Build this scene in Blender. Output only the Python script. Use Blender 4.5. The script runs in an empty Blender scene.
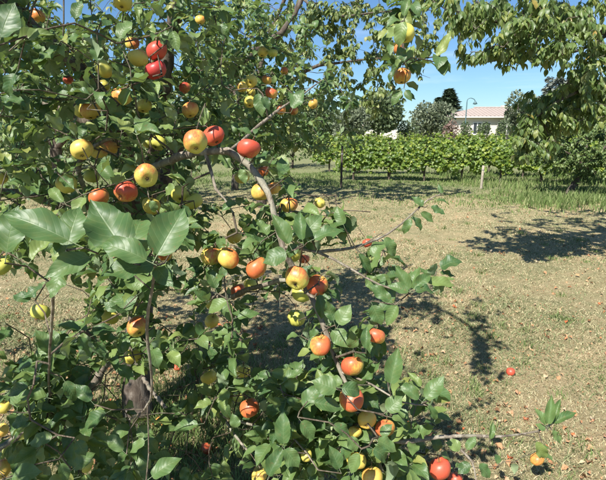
import bpy, math, random
import numpy as np
from mathutils import Matrix, Vector, Quaternion

random.seed(7)
rng = np.random.default_rng(11)
R = math.radians
scene = bpy.context.scene
col = scene.collection

# ------------------------------------------------------------------ camera, sky, sun, exposure
FPX = 476.0                      # focal length in photograph pixels (606 x 480)
CAM_H, PITCH = 1.6, R(13.0)
cam_d = bpy.data.cameras.new('camera')
cam = bpy.data.objects.new('camera', cam_d)
col.objects.link(cam)
cam.location = (0, 0, CAM_H)
cam.rotation_euler = (R(90) - PITCH, 0, 0)
cam_d.sensor_width = 36.0
cam_d.lens = 36.0 * FPX / 606.0
cam_d.clip_start, cam_d.clip_end = 0.05, 3000
scene.camera = cam

SUN_AZ = math.atan2(-0.555, -0.832)       # atan2(x, y) of the direction towards the sun: behind the viewer, to the left
SUN_EL = R(48.5)
SUN = np.array([math.sin(SUN_AZ) * math.cos(SUN_EL), math.cos(SUN_AZ) * math.cos(SUN_EL), math.sin(SUN_EL)])
world = bpy.data.worlds.new('World')
scene.world = world
world.use_nodes = True
wn = world.node_tree.nodes
wl = world.node_tree.links
sky = wn.new('ShaderNodeTexSky')
sky.sky_type = 'NISHITA'
sky.sun_disc = False
sky.sun_elevation = SUN_EL
sky.sun_rotation = SUN_AZ
sky.altitude = 100
sky.air_density, sky.dust_density, sky.ozone_density = 1.0, 0.2, 1.2
# a few thin veils of cirrus
wtc = wn.new('ShaderNodeTexCoord'); wmp = wn.new('ShaderNodeMapping'); wno = wn.new('ShaderNodeTexNoise'); wrp = wn.new('ShaderNodeValToRGB'); wmx = wn.new('ShaderNodeMix')
wmp.inputs['Scale'].default_value = (1.3, 1.3, 11.0); wmp.inputs['Rotation'].default_value = (0.0, 0.10, 0.0)
wno.inputs['Scale'].default_value = 2.2; wno.inputs['Detail'].default_value = 6; wno.inputs['Roughness'].default_value = 0.55; wno.inputs['Distortion'].default_value = 0.5
wrp.color_ramp.elements[0].position = 0.52; wrp.color_ramp.elements[1].position = 0.80
wrp.color_ramp.elements[1].color = (0.42, 0.42, 0.42, 1)
wmx.data_type = 'RGBA'; wmx.inputs[7].default_value = (8.5, 10.0, 12.0, 1)
wl.new(wtc.outputs['Generated'], wmp.inputs[0]); wl.new(wmp.outputs[0], wno.inputs['Vector']); wl.new(wno.outputs[0], wrp.inputs[0])
wl.new(wrp.outputs[0], wmx.inputs[0]); wtn = wn.new('ShaderNodeMix'); wtn.data_type = 'RGBA'; wtn.blend_type = 'MULTIPLY'; wtn.inputs[0].default_value = 1.0
wtn.inputs[7].default_value = (0.62, 0.86, 1.10, 1)          # the phone's deep, saturated blue
wl.new(sky.outputs[0], wtn.inputs[6]); wl.new(wtn.outputs[2], wmx.inputs[6])
wl.new(wmx.outputs[2], wn['Background'].inputs[0])
wn['Background'].inputs[1].default_value = 0.066
sl = bpy.data.lights.new('sun', 'SUN')
sl.energy = 5.0
sl.angle = R(0.53)
sl.color = (1.0, 0.955, 0.88)
so = bpy.data.objects.new('sun', sl)
col.objects.link(so)
so.location = (-4, -7, 12)
so.rotation_euler = Vector((-SUN[0], -SUN[1], -SUN[2])).to_track_quat('-Z', 'Y').to_euler()
scene.view_settings.view_transform = 'Standard'
scene.view_settings.look = 'None'
scene.view_settings.exposure = 0.9
scene.view_settings.gamma = 1.0
scene.view_settings.use_curve_mapping = False
scene.render.engine = 'CYCLES'

FWD = np.array([0, math.cos(PITCH), -math.sin(PITCH)])
UPV = np.array([0, math.sin(PITCH), math.cos(PITCH)])
RGT = np.array([1.0, 0, 0])
CAM = np.array([0, 0, CAM_H])

def P(u, v, t):
    """A place in the world seen at photograph pixel (u, v) and lying t metres ahead of the viewer."""
    return CAM + t * (FWD + RGT * ((u - 303) / FPX) - UPV * ((v - 240) / FPX))

def G(u, v, z=0.0):
    d = FWD + RGT * ((u - 303) / FPX) - UPV * ((v - 240) / FPX)
    return CAM + d * ((z - CAM_H) / d[2])

def proj(p):
    q = np.asarray(p) - CAM
    t = q @ FWD
    t = np.where(np.abs(t) < 1e-6, 1e-6, t)
    return 303 + FPX * (q @ RGT) / t, 240 - FPX * (q @ UPV) / t, t

def norm(v):
    v = np.asarray(v, float)
    return v / (np.linalg.norm(v) + 1e-12)

# ------------------------------------------------------------------ scene helpers
def link(o, parent=None):
    col.objects.link(o)
    if parent is not None:
        o.parent = parent
        o.matrix_parent_inverse = Matrix.Translation(parent.location).inverted()
    return o

def tag(o, label=None, cat=None, group=None, kind=None):
    if label: o['label'] = label
    if cat: o['category'] = cat
    if group: o['group'] = group
    if kind: o['kind'] = kind
    return o

def empty(name, loc):
    o = bpy.data.objects.new(name, None)
    o.empty_display_size = 0.1
    o.location = tuple(loc)
    col.objects.link(o)
    return o

def np_mesh(name, verts, faces, mat, uv=None, rnd=None, smooth=True):
    """faces: (m, k) int array with a fixed number of corners."""
    verts = np.asarray(verts, np.float32)
    faces = np.asarray(faces, np.int32)
    me = bpy.data.meshes.new(name)
    m, k = faces.shape
    me.vertices.add(len(verts)); me.vertices.foreach_set('co', verts.ravel())
    me.loops.add(m * k); me.loops.foreach_set('vertex_index', faces.ravel())
    me.polygons.add(m)
    me.polygons.foreach_set('loop_start', np.arange(0, m * k, k, dtype=np.int32))
    me.polygons.foreach_set('loop_total', np.full(m, k, np.int32))
    me.polygons.foreach_set('use_smooth', np.full(m, smooth, bool))
    if uv is not None:
        l = me.uv_layers.new(name='uv')
        l.data.foreach_set('uv', np.asarray(uv, np.float32)[faces.ravel()].ravel())
    if rnd is not None:
        a = me.attributes.new('rnd', 'FLOAT', 'POINT')
        a.data.foreach_set('value', np.asarray(rnd, np.float32))
    me.update(calc_edges=True)
    if mat: me.materials.append(mat)
    return me

class MB:
    """Collects boxes, prisms and tubes of one part."""
    def __init__(s): s.v = []; s.f = []
    def add(s, vs, fs):
        n = len(s.v); s.v += [tuple(map(float, p)) for p in vs]; s.f += [tuple(n + i for i in f) for f in fs]; return s
    def box(s, a, b):
        (x0, y0, z0), (x1, y1, z1) = a, b
        return s.add([(x0, y0, z0), (x1, y0, z0), (x1, y1, z0), (x0, y1, z0), (x0, y0, z1), (x1, y0, z1), (x1, y1, z1), (x0, y1, z1)],
              [(0, 3, 2, 1), (4, 5, 6, 7), (0, 1, 5, 4), (1, 2, 6, 5), (2, 3, 7, 6), (3, 0, 4, 7)])
    def tube(s, pts, rad, n=8):
        v, f = tube(pts, rad, n)
        return s.add(v, [tuple(q) for q in f])
    def build(s, name, mat, parent=None, smooth=False):
        me = bpy.data.meshes.new(name); me.from_pydata(s.v, [], s.f); me.materials.append(mat)
        if smooth: me.polygons.foreach_set('use_smooth', [True] * len(me.polygons))
        me.update()
        return link(bpy.data.objects.new(name, me), parent)

def tube(pts, rad, n=8, bump=0.0, rs=None):
    pts = np.asarray(pts, float); m = len(pts)
    rad = np.broadcast_to(np.asarray(rad, float), (m,))
    tan = np.gradient(pts, axis=0)
    tan /= np.linalg.norm(tan, axis=1)[:, None] + 1e-12
    ref = np.array([0.31, 0.2, 0.93]) if abs(tan[0] @ np.array([0.31, 0.2, 0.93])) < 0.9 else np.array([1.0, 0, 0])
    a = norm(np.cross(tan[0], ref))
    V = np.zeros((m, n, 3)); ang = np.arange(n) / n * 2 * np.pi
    for i in range(m):
        a = norm(a - tan[i] * (a @ tan[i])); b = np.cross(tan[i], a)
        rr = rad[i] * np.ones(n)
        if bump and rs is not None: rr = rr * (1 + bump * rs.standard_normal(n))
        V[i] = pts[i] + (np.cos(ang) * rr)[:, None] * a + (np.sin(ang) * rr)[:, None] * b
    f = []
    for i in range(m - 1):
        for j in range(n):
            k = (j + 1) % n
            f.append((i * n + j, i * n + k, (i + 1) * n + k, (i + 1) * n + j))
    v = V.reshape(-1, 3)
    v = np.vstack([v, pts[0], pts[-1]])
    for j in range(n):
        k = (j + 1) % n
        f.append((m * n, j, j, k)[:1] + (k, j, j)[:2] + (j,)) if False else None
    f = [q for q in f if q]
    # end caps as fans of thin quads (the doubled corner keeps every face four-sided)
    return v, np.array(f, int)

def spline(pts, step):
    pts = [np.asarray(p, float) for p in pts]
    q = [2 * pts[0] - pts[1]] + pts + [2 * pts[-1] - pts[-2]]
    out = []
    for i in range(1, len(q) - 2):
        p0, p1, p2, p3 = q[i - 1], q[i], q[i + 1], q[i + 2]
        n = max(2, int(np.linalg.norm(p2 - p1) / step))
        for k in range(n):
            t = k / n
            out.append(0.5 * (2 * p1 + (p2 - p0) * t + (2 * p0 - 5 * p1 + 4 * p2 - p3) * t * t + (3 * p1 - p0 - 3 * p2 + p3) * t ** 3))
    out.append(pts[-1])
    return np.array(out)

# ------------------------------------------------------------------ materials
def new_mat(name):
    m = bpy.data.materials.new(name); m.use_nodes = True
    nt = m.node_tree; nt.nodes.clear()
    return m, nt

def N(nt, typ, **kw):
    n = nt.nodes.new(typ)
    for k, v in kw.items():
        if k.startswith('i_'):
            key = k[2:]
            n.inputs[int(key) if key.isdigit() else key.replace('_', ' ')].default_value = v
        else: setattr(n, k, v)
    return n

def L(nt, a, b): nt.links.new(a, b)

def math_n(nt, op, a, b=None, c=None, clamp=False):
    n = nt.nodes.new('ShaderNodeMath'); n.operation = op; n.use_clamp = clamp
    for i, x in enumerate((a, b, c)):
        if x is None: continue
        if isinstance(x, (int, float)): n.inputs[i].default_value = x
        else: nt.links.new(x, n.inputs[i])
    return n.outputs[0]

def mix_c(nt, fac, a, b, mode='MIX'):
    n = nt.nodes.new('ShaderNodeMix'); n.data_type = 'RGBA'; n.blend_type = mode
    for i, x in ((0, fac), (6, a), (7, b)):
        if isinstance(x, (int, float)): n.inputs[i].default_value = x
        elif isinstance(x, tuple): n.inputs[i].default_value = (*x, 1) if len(x) == 3 else x
        else: nt.links.new(x, n.inputs[i])
    return n.outputs[2]

def ramp(nt, fac, stops, interp='LINEAR'):
    n = nt.nodes.new('ShaderNodeValToRGB'); n.color_ramp.interpolation = interp
    e = n.color_ramp.elements
    while len(e) < len(stops): e.new(0.5)
    for i, (p, c) in enumerate(stops):
        e[i].position = p; e[i].color = (*c, 1)
    nt.links.new(fac, n.inputs[0])
    return n.outputs[0]

def noise(nt, vec, scale, detail=3, rough=0.55, dist=0.0):
    n = nt.nodes.new('ShaderNodeTexNoise')
    n.inputs['Scale'].default_value = scale; n.inputs['Detail'].default_value = detail
    n.inputs['Roughness'].default_value = rough; n.inputs['Distortion'].default_value = dist
    if vec is not None: nt.links.new(vec, n.inputs['Vector'])
    return n.outputs[0]

def bump(nt, h, strength, dist=0.01):
    n = nt.nodes.new('ShaderNodeBump'); n.inputs['Strength'].default_value = strength; n.inputs['Distance'].default_value = dist
    nt.links.new(h, n.inputs['Height'])
    return n.outputs[0]

def principled(nt, color, rough, spec=0.5, normal=None, metallic=0.0):
    b = nt.nodes.new('ShaderNodeBsdfPrincipled')
    for key, x in (('Base Color', color), ('Roughness', rough)):
        if isinstance(x, (int, float)): b.inputs[key].default_value = x
        elif isinstance(x, tuple): b.inputs[key].default_value = (*x, 1)
        else: nt.links.new(x, b.inputs[key])
    b.inputs['Specular IOR Level'].default_value = spec
    b.inputs['Metallic'].default_value = metallic
    if normal is not None: nt.links.new(normal, b.inputs['Normal'])
    return b

def out(nt, sh):
    o = nt.nodes.new('ShaderNodeOutputMaterial'); nt.links.new(sh, o.inputs[0])

def leaf_mat(name, stops, under, trans_col, trans=0.35, rough=0.42, veins=True, vein_n=8.0, spec=0.5):
    m, nt = new_mat(name)
    at = N(nt, 'ShaderNodeAttribute', attribute_name='rnd'); oi = N(nt, 'ShaderNodeObjectInfo')
    oc = N(nt, 'ShaderNodeSeparateColor'); L(nt, oi.outputs['Color'], oc.inputs[0])      # single leaves carry their own shade, joined ones an attribute
    rv = math_n(nt, 'FRACT', math_n(nt, 'ADD', at.outputs['Fac'], oc.outputs[0]))
    c = ramp(nt, rv, stops)
    tc = N(nt, 'ShaderNodeTexCoord'); geo = N(nt, 'ShaderNodeNewGeometry')
    mott = noise(nt, geo.outputs['Position'], 70, 3, 0.6)
    c = mix_c(nt, math_n(nt, 'MULTIPLY', math_n(nt, 'SUBTRACT', mott, 0.45, clamp=True), 1.1, clamp=True), c, (0.16, 0.17, 0.05))
    spot = noise(nt, geo.outputs['Position'], 130, 2, 0.5); zone = noise(nt, geo.outputs['Position'], 9, 2, 0.5)
    spot = math_n(nt, 'MULTIPLY', math_n(nt, 'SUBTRACT', math_n(nt, 'ADD', spot, math_n(nt, 'MULTIPLY', zone, 0.5)), 0.97, clamp=True), 14.0, clamp=True)
    c = mix_c(nt, math_n(nt, 'MULTIPLY', spot, 0.8), c, (0.17, 0.095, 0.035))
    und = mix_c(nt, 0.25, under, c)
    nrm = None
    if veins:
        uv = N(nt, 'ShaderNodeUVMap', uv_map='uv'); sp = N(nt, 'ShaderNodeSeparateXYZ'); L(nt, uv.outputs[0], sp.inputs[0])
        ax = math_n(nt, 'MULTIPLY', math_n(nt, 'ABSOLUTE', math_n(nt, 'SUBTRACT', sp.outputs[0], 0.5)), 2.0)
        ph = math_n(nt, 'MULTIPLY', math_n(nt, 'SUBTRACT', sp.outputs[1], math_n(nt, 'MULTIPLY', math_n(nt, 'POWER', ax, 1.3), 0.22)), vein_n)
        tri = math_n(nt, 'ABSOLUTE', math_n(nt, 'SUBTRACT', math_n(nt, 'FRACT', ph), 0.5))      # 0 at a vein
        lat = math_n(nt, 'SUBTRACT', 1.0, math_n(nt, 'DIVIDE', tri, 0.09), clamp=True)
        mid = math_n(nt, 'SUBTRACT', 1.0, math_n(nt, 'DIVIDE', ax, 0.055), clamp=True)
        vn = math_n(nt, 'MAXIMUM', math_n(nt, 'MULTIPLY', lat, 0.55), mid)
        c = mix_c(nt, math_n(nt, 'MULTIPLY', vn, 0.5), c, (0.19, 0.26, 0.11))
        und = mix_c(nt, math_n(nt, 'MULTIPLY', vn, 0.5), und, (0.36, 0.42, 0.24))
        h = math_n(nt, 'ADD', math_n(nt, 'MULTIPLY', math_n(nt, 'POWER', tri, 0.5), 1.0), math_n(nt, 'MULTIPLY', mott, 0.4))
        nrm = bump(nt, math_n(nt, 'SUBTRACT', h, math_n(nt, 'MULTIPLY', mid, 0.8)), 0.24, 0.002)
    base = mix_c(nt, geo.outputs['Backfacing'], c, und)
    rgh = math_n(nt, 'ADD', math_n(nt, 'MULTIPLY', geo.outputs['Backfacing'], 0.3), rough)
    b = principled(nt, base, rgh, spec, nrm)
    t = nt.nodes.new('ShaderNodeBsdfTranslucent')
    L(nt, mix_c(nt, 0.35, trans_col, c), t.inputs[0])
    mx = nt.nodes.new('ShaderNodeMixShader'); mx.inputs[0].default_value = trans
    L(nt, b.outputs[0], mx.inputs[1]); L(nt, t.outputs[0], mx.inputs[2])
    out(nt, mx.outputs[0])
    return m

def bark_mat(name, a, b, scale=30):
    m, nt = new_mat(name)
    geo = N(nt, 'ShaderNodeNewGeometry')
    mp = N(nt, 'ShaderNodeMapping'); L(nt, geo.outputs['Position'], mp.inputs[0]); mp.inputs['Scale'].default_value = (1, 1, 0.35)
    n1 = noise(nt, mp.outputs[0], scale, 5, 0.65, 0.6); n2 = noise(nt, geo.outputs['Position'], scale * 0.25, 3)
    c = ramp(nt, n1, [(0.3, tuple(x * 0.45 for x in a)), (0.5, a), (0.72, b)])
    c = mix_c(nt, math_n(nt, 'MULTIPLY', math_n(nt, 'SUBTRACT', n2, 0.5, clamp=True), 3.0, clamp=True), c, tuple(x * k for x, k in zip(b, (.8, .92, .85))))
    out(nt, principled(nt, c, 0.85, 0.25, bump(nt, n1, 0.8, 0.012)).outputs[0])
    return m

def plain_mat(name, color, rough=0.7, var=0.15, scale=6, spec=0.3, bmp=0.15, metallic=0.0):
    m, nt = new_mat(name)
    geo = N(nt, 'ShaderNodeNewGeometry')
    n1 = noise(nt, geo.outputs['Position'], scale, 5, 0.6)
    c = mix_c(nt, n1, tuple(x * (1 - var) for x in color), tuple(min(1, x * (1 + var)) for x in color))
    out(nt, principled(nt, c, rough, spec, bump(nt, n1, bmp, 0.02), metallic).outputs[0])
    return m

def apple_mat():
    m, nt = new_mat('apple_skin')
    tc = N(nt, 'ShaderNodeTexCoord'); oi = N(nt, 'ShaderNodeObjectInfo')
    sc = N(nt, 'ShaderNodeSeparateColor'); L(nt, oi.outputs['Color'], sc.inputs[0])
    obj = tc.outputs['Object']
    ofs = N(nt, 'ShaderNodeVectorMath', operation='ADD'); L(nt, obj, ofs.inputs[0])
    cmb = N(nt, 'ShaderNodeCombineXYZ'); L(nt, math_n(nt, 'MULTIPLY', oi.outputs['Random'], 37.0), cmb.inputs[0]); L(nt, math_n(nt, 'MULTIPLY', oi.outputs['Random'], 11.0), cmb.inputs[1])
    L(nt, cmb.outputs[0], ofs.inputs[1])
    big = noise(nt, ofs.outputs[0], 1.6, 3); fine = noise(nt, ofs.outputs[0], 9, 4, 0.65)
    # streaks run from stem to calyx: noise squeezed along the core
    st = N(nt, 'ShaderNodeMapping'); L(nt, ofs.outputs[0], st.inputs[0]); st.inputs['Scale'].default_value = (11, 11, 0.7)
    streak = noise(nt, st.outputs[0], 1.0, 3, 0.6)
    base = ramp(nt, sc.outputs[1], [(0.0, (0.36, 0.44, 0.05)), (0.45, (0.62, 0.56, 0.075)), (0.75, (0.74, 0.50, 0.07)), (1.0, (0.76, 0.40, 0.05))])
    base = mix_c(nt, math_n(nt, 'MULTIPLY', fine, 0.6), base, (0.60, 0.56, 0.20))
    sp = N(nt, 'ShaderNodeSeparateXYZ'); L(nt, obj, sp.inputs[0])
    d = math_n(nt, 'ADD', math_n(nt, 'MULTIPLY', sp.outputs[0], 0.85), math_n(nt, 'MULTIPLY', sp.outputs[2], 0.42))
    d = math_n(nt, 'ADD', d, math_n(nt, 'MULTIPLY', math_n(nt, 'SUBTRACT', big, 0.5), 2.2))
    d = math_n(nt, 'ADD', d, math_n(nt, 'MULTIPLY', math_n(nt, 'SUBTRACT', streak, 0.5), 2.0))
    d = math_n(nt, 'ADD', d, math_n(nt, 'SUBTRACT', math_n(nt, 'MULTIPLY', sc.outputs[0], 3.0), 1.62))
    msk = N(nt, 'ShaderNodeMapRange', interpolation_type='SMOOTHSTEP'); L(nt, d, msk.inputs[0])
    msk.inputs[1].default_value = -0.75; msk.inputs[2].default_value = 1.05
    red = ramp(nt, sc.outputs[2], [(0.0, (0.60, 0.20, 0.05)), (0.5, (0.52, 0.085, 0.045)), (1.0, (0.40, 0.020, 0.035))])
    red = mix_c(nt, math_n(nt, 'MULTIPLY', streak, 0.5), red, (0.66, 0.13, 0.06))
    c = mix_c(nt, msk.outputs[0], base, red)
    vo = N(nt, 'ShaderNodeTexVoronoi'); L(nt, ofs.outputs[0], vo.inputs['Vector']); vo.inputs['Scale'].default_value = 9
    dots = math_n(nt, 'SUBTRACT', 1.0, math_n(nt, 'DIVIDE', vo.outputs['Distance'], 0.10), clamp=True)
    c = mix_c(nt, math_n(nt, 'MULTIPLY', dots, 0.45), c, (0.62, 0.50, 0.25))
    rad = math_n(nt, 'SQRT', math_n(nt, 'ADD', math_n(nt, 'POWER', sp.outputs[0], 2.0), math_n(nt, 'POWER', sp.outputs[1], 2.0)))
    rus = math_n(nt, 'SUBTRACT', 1.0, math_n(nt, 'DIVIDE', math_n(nt, 'ADD', rad, math_n(nt, 'MULTIPLY', math_n(nt, 'SUBTRACT', fine, 0.5), 0.35)), 0.30), clamp=True)
    c = mix_c(nt, math_n(nt, 'MULTIPLY', rus, 0.85), c, (0.22, 0.14, 0.05))
    scab = noise(nt, ofs.outputs[0], 4.5, 2, 0.5)
    scab = math_n(nt, 'MULTIPLY', math_n(nt, 'SUBTRACT', scab, 0.69, clamp=True), 9.0, clamp=True)
    c = mix_c(nt, math_n(nt, 'MULTIPLY', scab, 0.7), c, (0.13, 0.07, 0.03))
    b = principled(nt, c, 0.40, 0.45, bump(nt, fine, 0.06, 0.05))
    b.inputs['Subsurface Weight'].default_value = 0.08
    b.inputs['Subsurface Radius'].default_value = (0.006, 0.003, 0.0015)
    b.inputs['Subsurface Scale'].default_value = 0.5
    out(nt, b.outputs[0])
    return m

def ground_mat():
    m, nt = new_mat('dry_lawn')
    geo = N(nt, 'ShaderNodeNewGeometry'); pos = geo.outputs['Position']
    n1 = noise(nt, pos, 0.55, 4, 0.6); n2 = noise(nt, pos, 5.5, 4, 0.6); n3 = noise(nt, pos, 110, 6, 0.78); n4 = noise(nt, pos, 22, 3, 0.6)
    dry = ramp(nt, n3, [(0.30, (0.25, 0.18, 0.095)), (0.48, (0.44, 0.345, 0.19)), (0.70, (0.60, 0.51, 0.33))])
    grn = ramp(nt, n3, [(0.30, (0.07, 0.085, 0.035)), (0.5, (0.19, 0.215, 0.10)), (0.72, (0.35, 0.35, 0.20))])
    f = math_n(nt, 'ADD', math_n(nt, 'MULTIPLY', n1, 0.9), math_n(nt, 'MULTIPLY', n2, 0.6))
    f = math_n(nt, 'MULTIPLY', math_n(nt, 'SUBTRACT', f, 0.62, clamp=True), 2.4, clamp=True)
    sp = N(nt, 'ShaderNodeSeparateXYZ'); L(nt, pos, sp.inputs[0])
    # the rough grass by the vines and the fields beyond are green
    far = math_n(nt, 'DIVIDE', math_n(nt, 'SUBTRACT', math_n(nt, 'ADD', sp.outputs[1], math_n(nt, 'MULTIPLY', math_n(nt, 'SUBTRACT', n2, 0.5), 4.0)), 10.8), 2.5, clamp=True)
    f = math_n(nt, 'MAXIMUM', f, math_n(nt, 'MULTIPLY', far, 0.92))
    c = mix_c(nt, f, dry, grn)
    c = mix_c(nt, math_n(nt, 'MULTIPLY', math_n(nt, 'SUBTRACT', n4, 0.55, clamp=True), 2.0, clamp=True), c, (0.27, 0.15, 0.075))
    out(nt, principled(nt, c, 0.95, 0.1, bump(nt, n3, 0.9, 0.02)).outputs[0])
    return m

def grass_mat(name, stops, trans=0.25):
    m, nt = new_mat(name)
    at = N(nt, 'ShaderNodeAttribute', attribute_name='rnd')
    c = ramp(nt, at.outputs['Fac'], stops)
    b = principled(nt, c, 0.7, 0.2)
    t = nt.nodes.new('ShaderNodeBsdfTranslucent'); L(nt, c, t.inputs[0])
    mx = nt.nodes.new('ShaderNodeMixShader'); mx.inputs[0].default_value = trans
    L(nt, b.outputs[0], mx.inputs[1]); L(nt, t.outputs[0], mx.inputs[2]); out(nt, mx.outputs[0])
    return m

M = {}
M['apple_leaf'] = leaf_mat('apple_leaf', [(0.0, (0.040, 0.092, 0.030)), (0.35, (0.074, 0.140, 0.043)), (0.7, (0.118, 0.188, 0.060)), (0.92, (0.175, 0.240, 0.068)), (1.0, (0.25, 0.265, 0.07))],
                           (0.26, 0.34, 0.20), (0.30, 0.46, 0.06), 0.20, 0.46, spec=0.45)
M['cherry_leaf'] = leaf_mat('cherry_leaf', [(0.0, (0.065, 0.120, 0.034)), (0.4, (0.11, 0.175, 0.048)), (0.8, (0.18, 0.24, 0.065)), (0.985, (0.25, 0.27, 0.07)), (1.0, (0.42, 0.26, 0.06))],
                            (0.22, 0.27, 0.14), (0.30, 0.42, 0.08), 0.36, 0.42)
M['cherry_leaf_far'] = leaf_mat('cherry_leaf_far', [(0.0, (0.085, 0.135, 0.040)), (0.4, (0.14, 0.20, 0.060)), (0.8, (0.22, 0.275, 0.090)), (1.0, (0.34, 0.33, 0.12))],
                                (0.20, 0.25, 0.12), (0.30, 0.38, 0.08), 0.34, 0.5, veins=False)
M['bush_leaf'] = leaf_mat('bush_leaf', [(0.0, (0.06, 0.115, 0.034)), (0.5, (0.115, 0.18, 0.055)), (1.0, (0.20, 0.255, 0.08))], (0.16, 0.21, 0.10), (0.26, 0.36, 0.07), 0.3, 0.5, veins=False)
M['vine_leaf'] = leaf_mat('vine_leaf', [(0.0, (0.045, 0.095, 0.016)), (0.4, (0.105, 0.185, 0.028)), (0.8, (0.175, 0.25, 0.036)), (1.0, (0.30, 0.35, 0.05))], (0.20, 0.28, 0.10), (0.42, 0.55, 0.06), 0.36, 0.45, veins=False)
M['far_leaf'] = leaf_mat('far_leaf', [(0.0, (0.050, 0.085, 0.035)), (0.5, (0.085, 0.125, 0.055)), (1.0, (0.14, 0.18, 0.085))], (0.12, 0.16, 0.08), (0.16, 0.22, 0.07), 0.2, 0.6, veins=False)
M['olive_leaf'] = leaf_mat('olive_leaf', [(0.0, (0.085, 0.115, 0.065)), (0.5, (0.135, 0.165, 0.10)), (1.0, (0.20, 0.23, 0.14))], (0.2, 0.23, 0.16), (0.2, 0.25, 0.12), 0.2, 0.6, veins=False)
M['pine_leaf'] = leaf_mat('pine_leaf', [(0.0, (0.028, 0.055, 0.030)), (0.6, (0.050, 0.085, 0.042)), (1.0, (0.08, 0.12, 0.06))], (0.05, 0.08, 0.045), (0.06, 0.1, 0.04), 0.15, 0.6, veins=False)
M['cedar_leaf'] = leaf_mat('cedar_leaf', [(0.0, (0.12, 0.14, 0.12)), (0.6, (0.19, 0.215, 0.185)), (1.0, (0.27, 0.29, 0.25))], (0.2, 0.22, 0.19), (0.2, 0.22, 0.18), 0.15, 0.7, veins=False)
M['pink_leaf'] = leaf_mat('pink_leaf', [(0.0, (0.10, 0.11, 0.06)), (0.45, (0.19, 0.13, 0.10)), (1.0, (0.34, 0.22, 0.19))], (0.25, 0.15, 0.13), (0.3, 0.15, 0.12), 0.2, 0.6, veins=False)
M['apple_bark'] = bark_mat('apple_bark', (0.20, 0.165, 0.125), (0.40, 0.36, 0.29), 42)
M['dark_bark'] = bark_mat('dark_bark', (0.085, 0.065, 0.05), (0.20, 0.17, 0.14), 24)
M['twig'] = bark_mat('twig', (0.11, 0.085, 0.06), (0.24, 0.20, 0.15), 70)
M['apple'] = apple_mat()
M['stem'] = plain_mat('apple_stem', (0.17, 0.11, 0.05), 0.8, 0.3, 120)
M['calyx'] = plain_mat('apple_calyx', (0.07, 0.05, 0.03), 0.9, 0.4, 150)
M['ground'] = ground_mat()
M['grass'] = grass_mat('lawn_grass', [(0.0, (0.13, 0.17, 0.07)), (0.3, (0.24, 0.27, 0.13)), (0.5, (0.42, 0.38, 0.22)), (0.8, (0.54, 0.46, 0.27)), (1.0, (0.60, 0.53, 0.34))])
M['tall_grass'] = grass_mat('tall_grass', [(0.0, (0.10, 0.16, 0.045)), (0.5, (0.19, 0.265, 0.085)), (0.85, (0.31, 0.36, 0.15)), (1.0, (0.47, 0.44, 0.25))], 0.35)
M['litter'] = grass_mat('fallen_leaf', [(0.0, (0.17, 0.09, 0.045)), (0.35, (0.34, 0.17, 0.085)), (0.6, (0.47, 0.27, 0.14)), (0.85, (0.54, 0.43, 0.28)), (1.0, (0.55, 0.15, 0.06))], 0.15)

# ------------------------------------------------------------------ leaf shapes
def leaf_template(nu, nv, wr=0.62, fold=0.22, droop=0.5, wave=0.08, serr=0.0, pet=0.22, phase=0.0, tip=0.8, twist=0.0, lobes=0.0, pet_r=0.011):
    ths = [droop * (i / nu) for i in range(nu + 1)]
    sy, sz = [0.0], [0.0]
    for i in range(1, nu + 1):
        th = 0.5 * (ths[i] + ths[i - 1]) - 0.15 * droop
        sy.append(sy[-1] + math.cos(th) / nu); sz.append(sz[-1] - math.sin(th) / nu)
    V, UV = [], []
    for i in range(nu + 1):
        s = i / nu
        w = 0.5 * wr * max(0.0, math.sin(math.pi * min(1, s ** tip))) ** (0.55 + 0.55 * s)
        w *= 1 - 0.22 * max(0, s - 0.7) / 0.3
        if lobes: w *= 1 + lobes * math.cos(s * math.pi * 5.2 + 0.6)
        w = max(w, 0.004)
        th = ths[i] - 0.15 * droop
        nrm = (math.sin(th), math.cos(th))
        tw = twist * s
        for j in range(nv + 1):
            c = 2 * j / nv - 1
            ww = w
            if serr and abs(c) > 0.99 and 0 < i < nu: ww *= 1 + (serr if i % 2 else -serr)
            h = fold * abs(c) ** 1.4 * w + wave * w * 2 * math.sin(2 * math.pi * (s * 2.1 + phase + (0.33 if c > 0 else 0))) * c * c + tw * c * w
            V.append((c * ww, pet + sy[i] + nrm[0] * h, sz[i] + nrm[1] * h)); UV.append((c * .5 + .5, s))
    F = []
    k = nv + 1
    for i in range(nu):
        for j in range(nv): F.append((i * k + j, i * k + j + 1, (i + 1) * k + j + 1, (i + 1) * k + j))
    if pet > 0:
        n0 = len(V)
        for y, z in ((0, 0), (pet + 0.02, -0.004)):
            for a in (90, 210, 330):
                V.append((pet_r * math.cos(R(a)), y, z + pet_r * math.sin(R(a)))); UV.append((0.5, 0.0))
        for a in range(3):
            b = (a + 1) % 3
            F.append((n0 + a, n0 + b, n0 + 3 + b, n0 + 3 + a))
    return np.array(V), np.array(F), np.array(UV)

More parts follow.
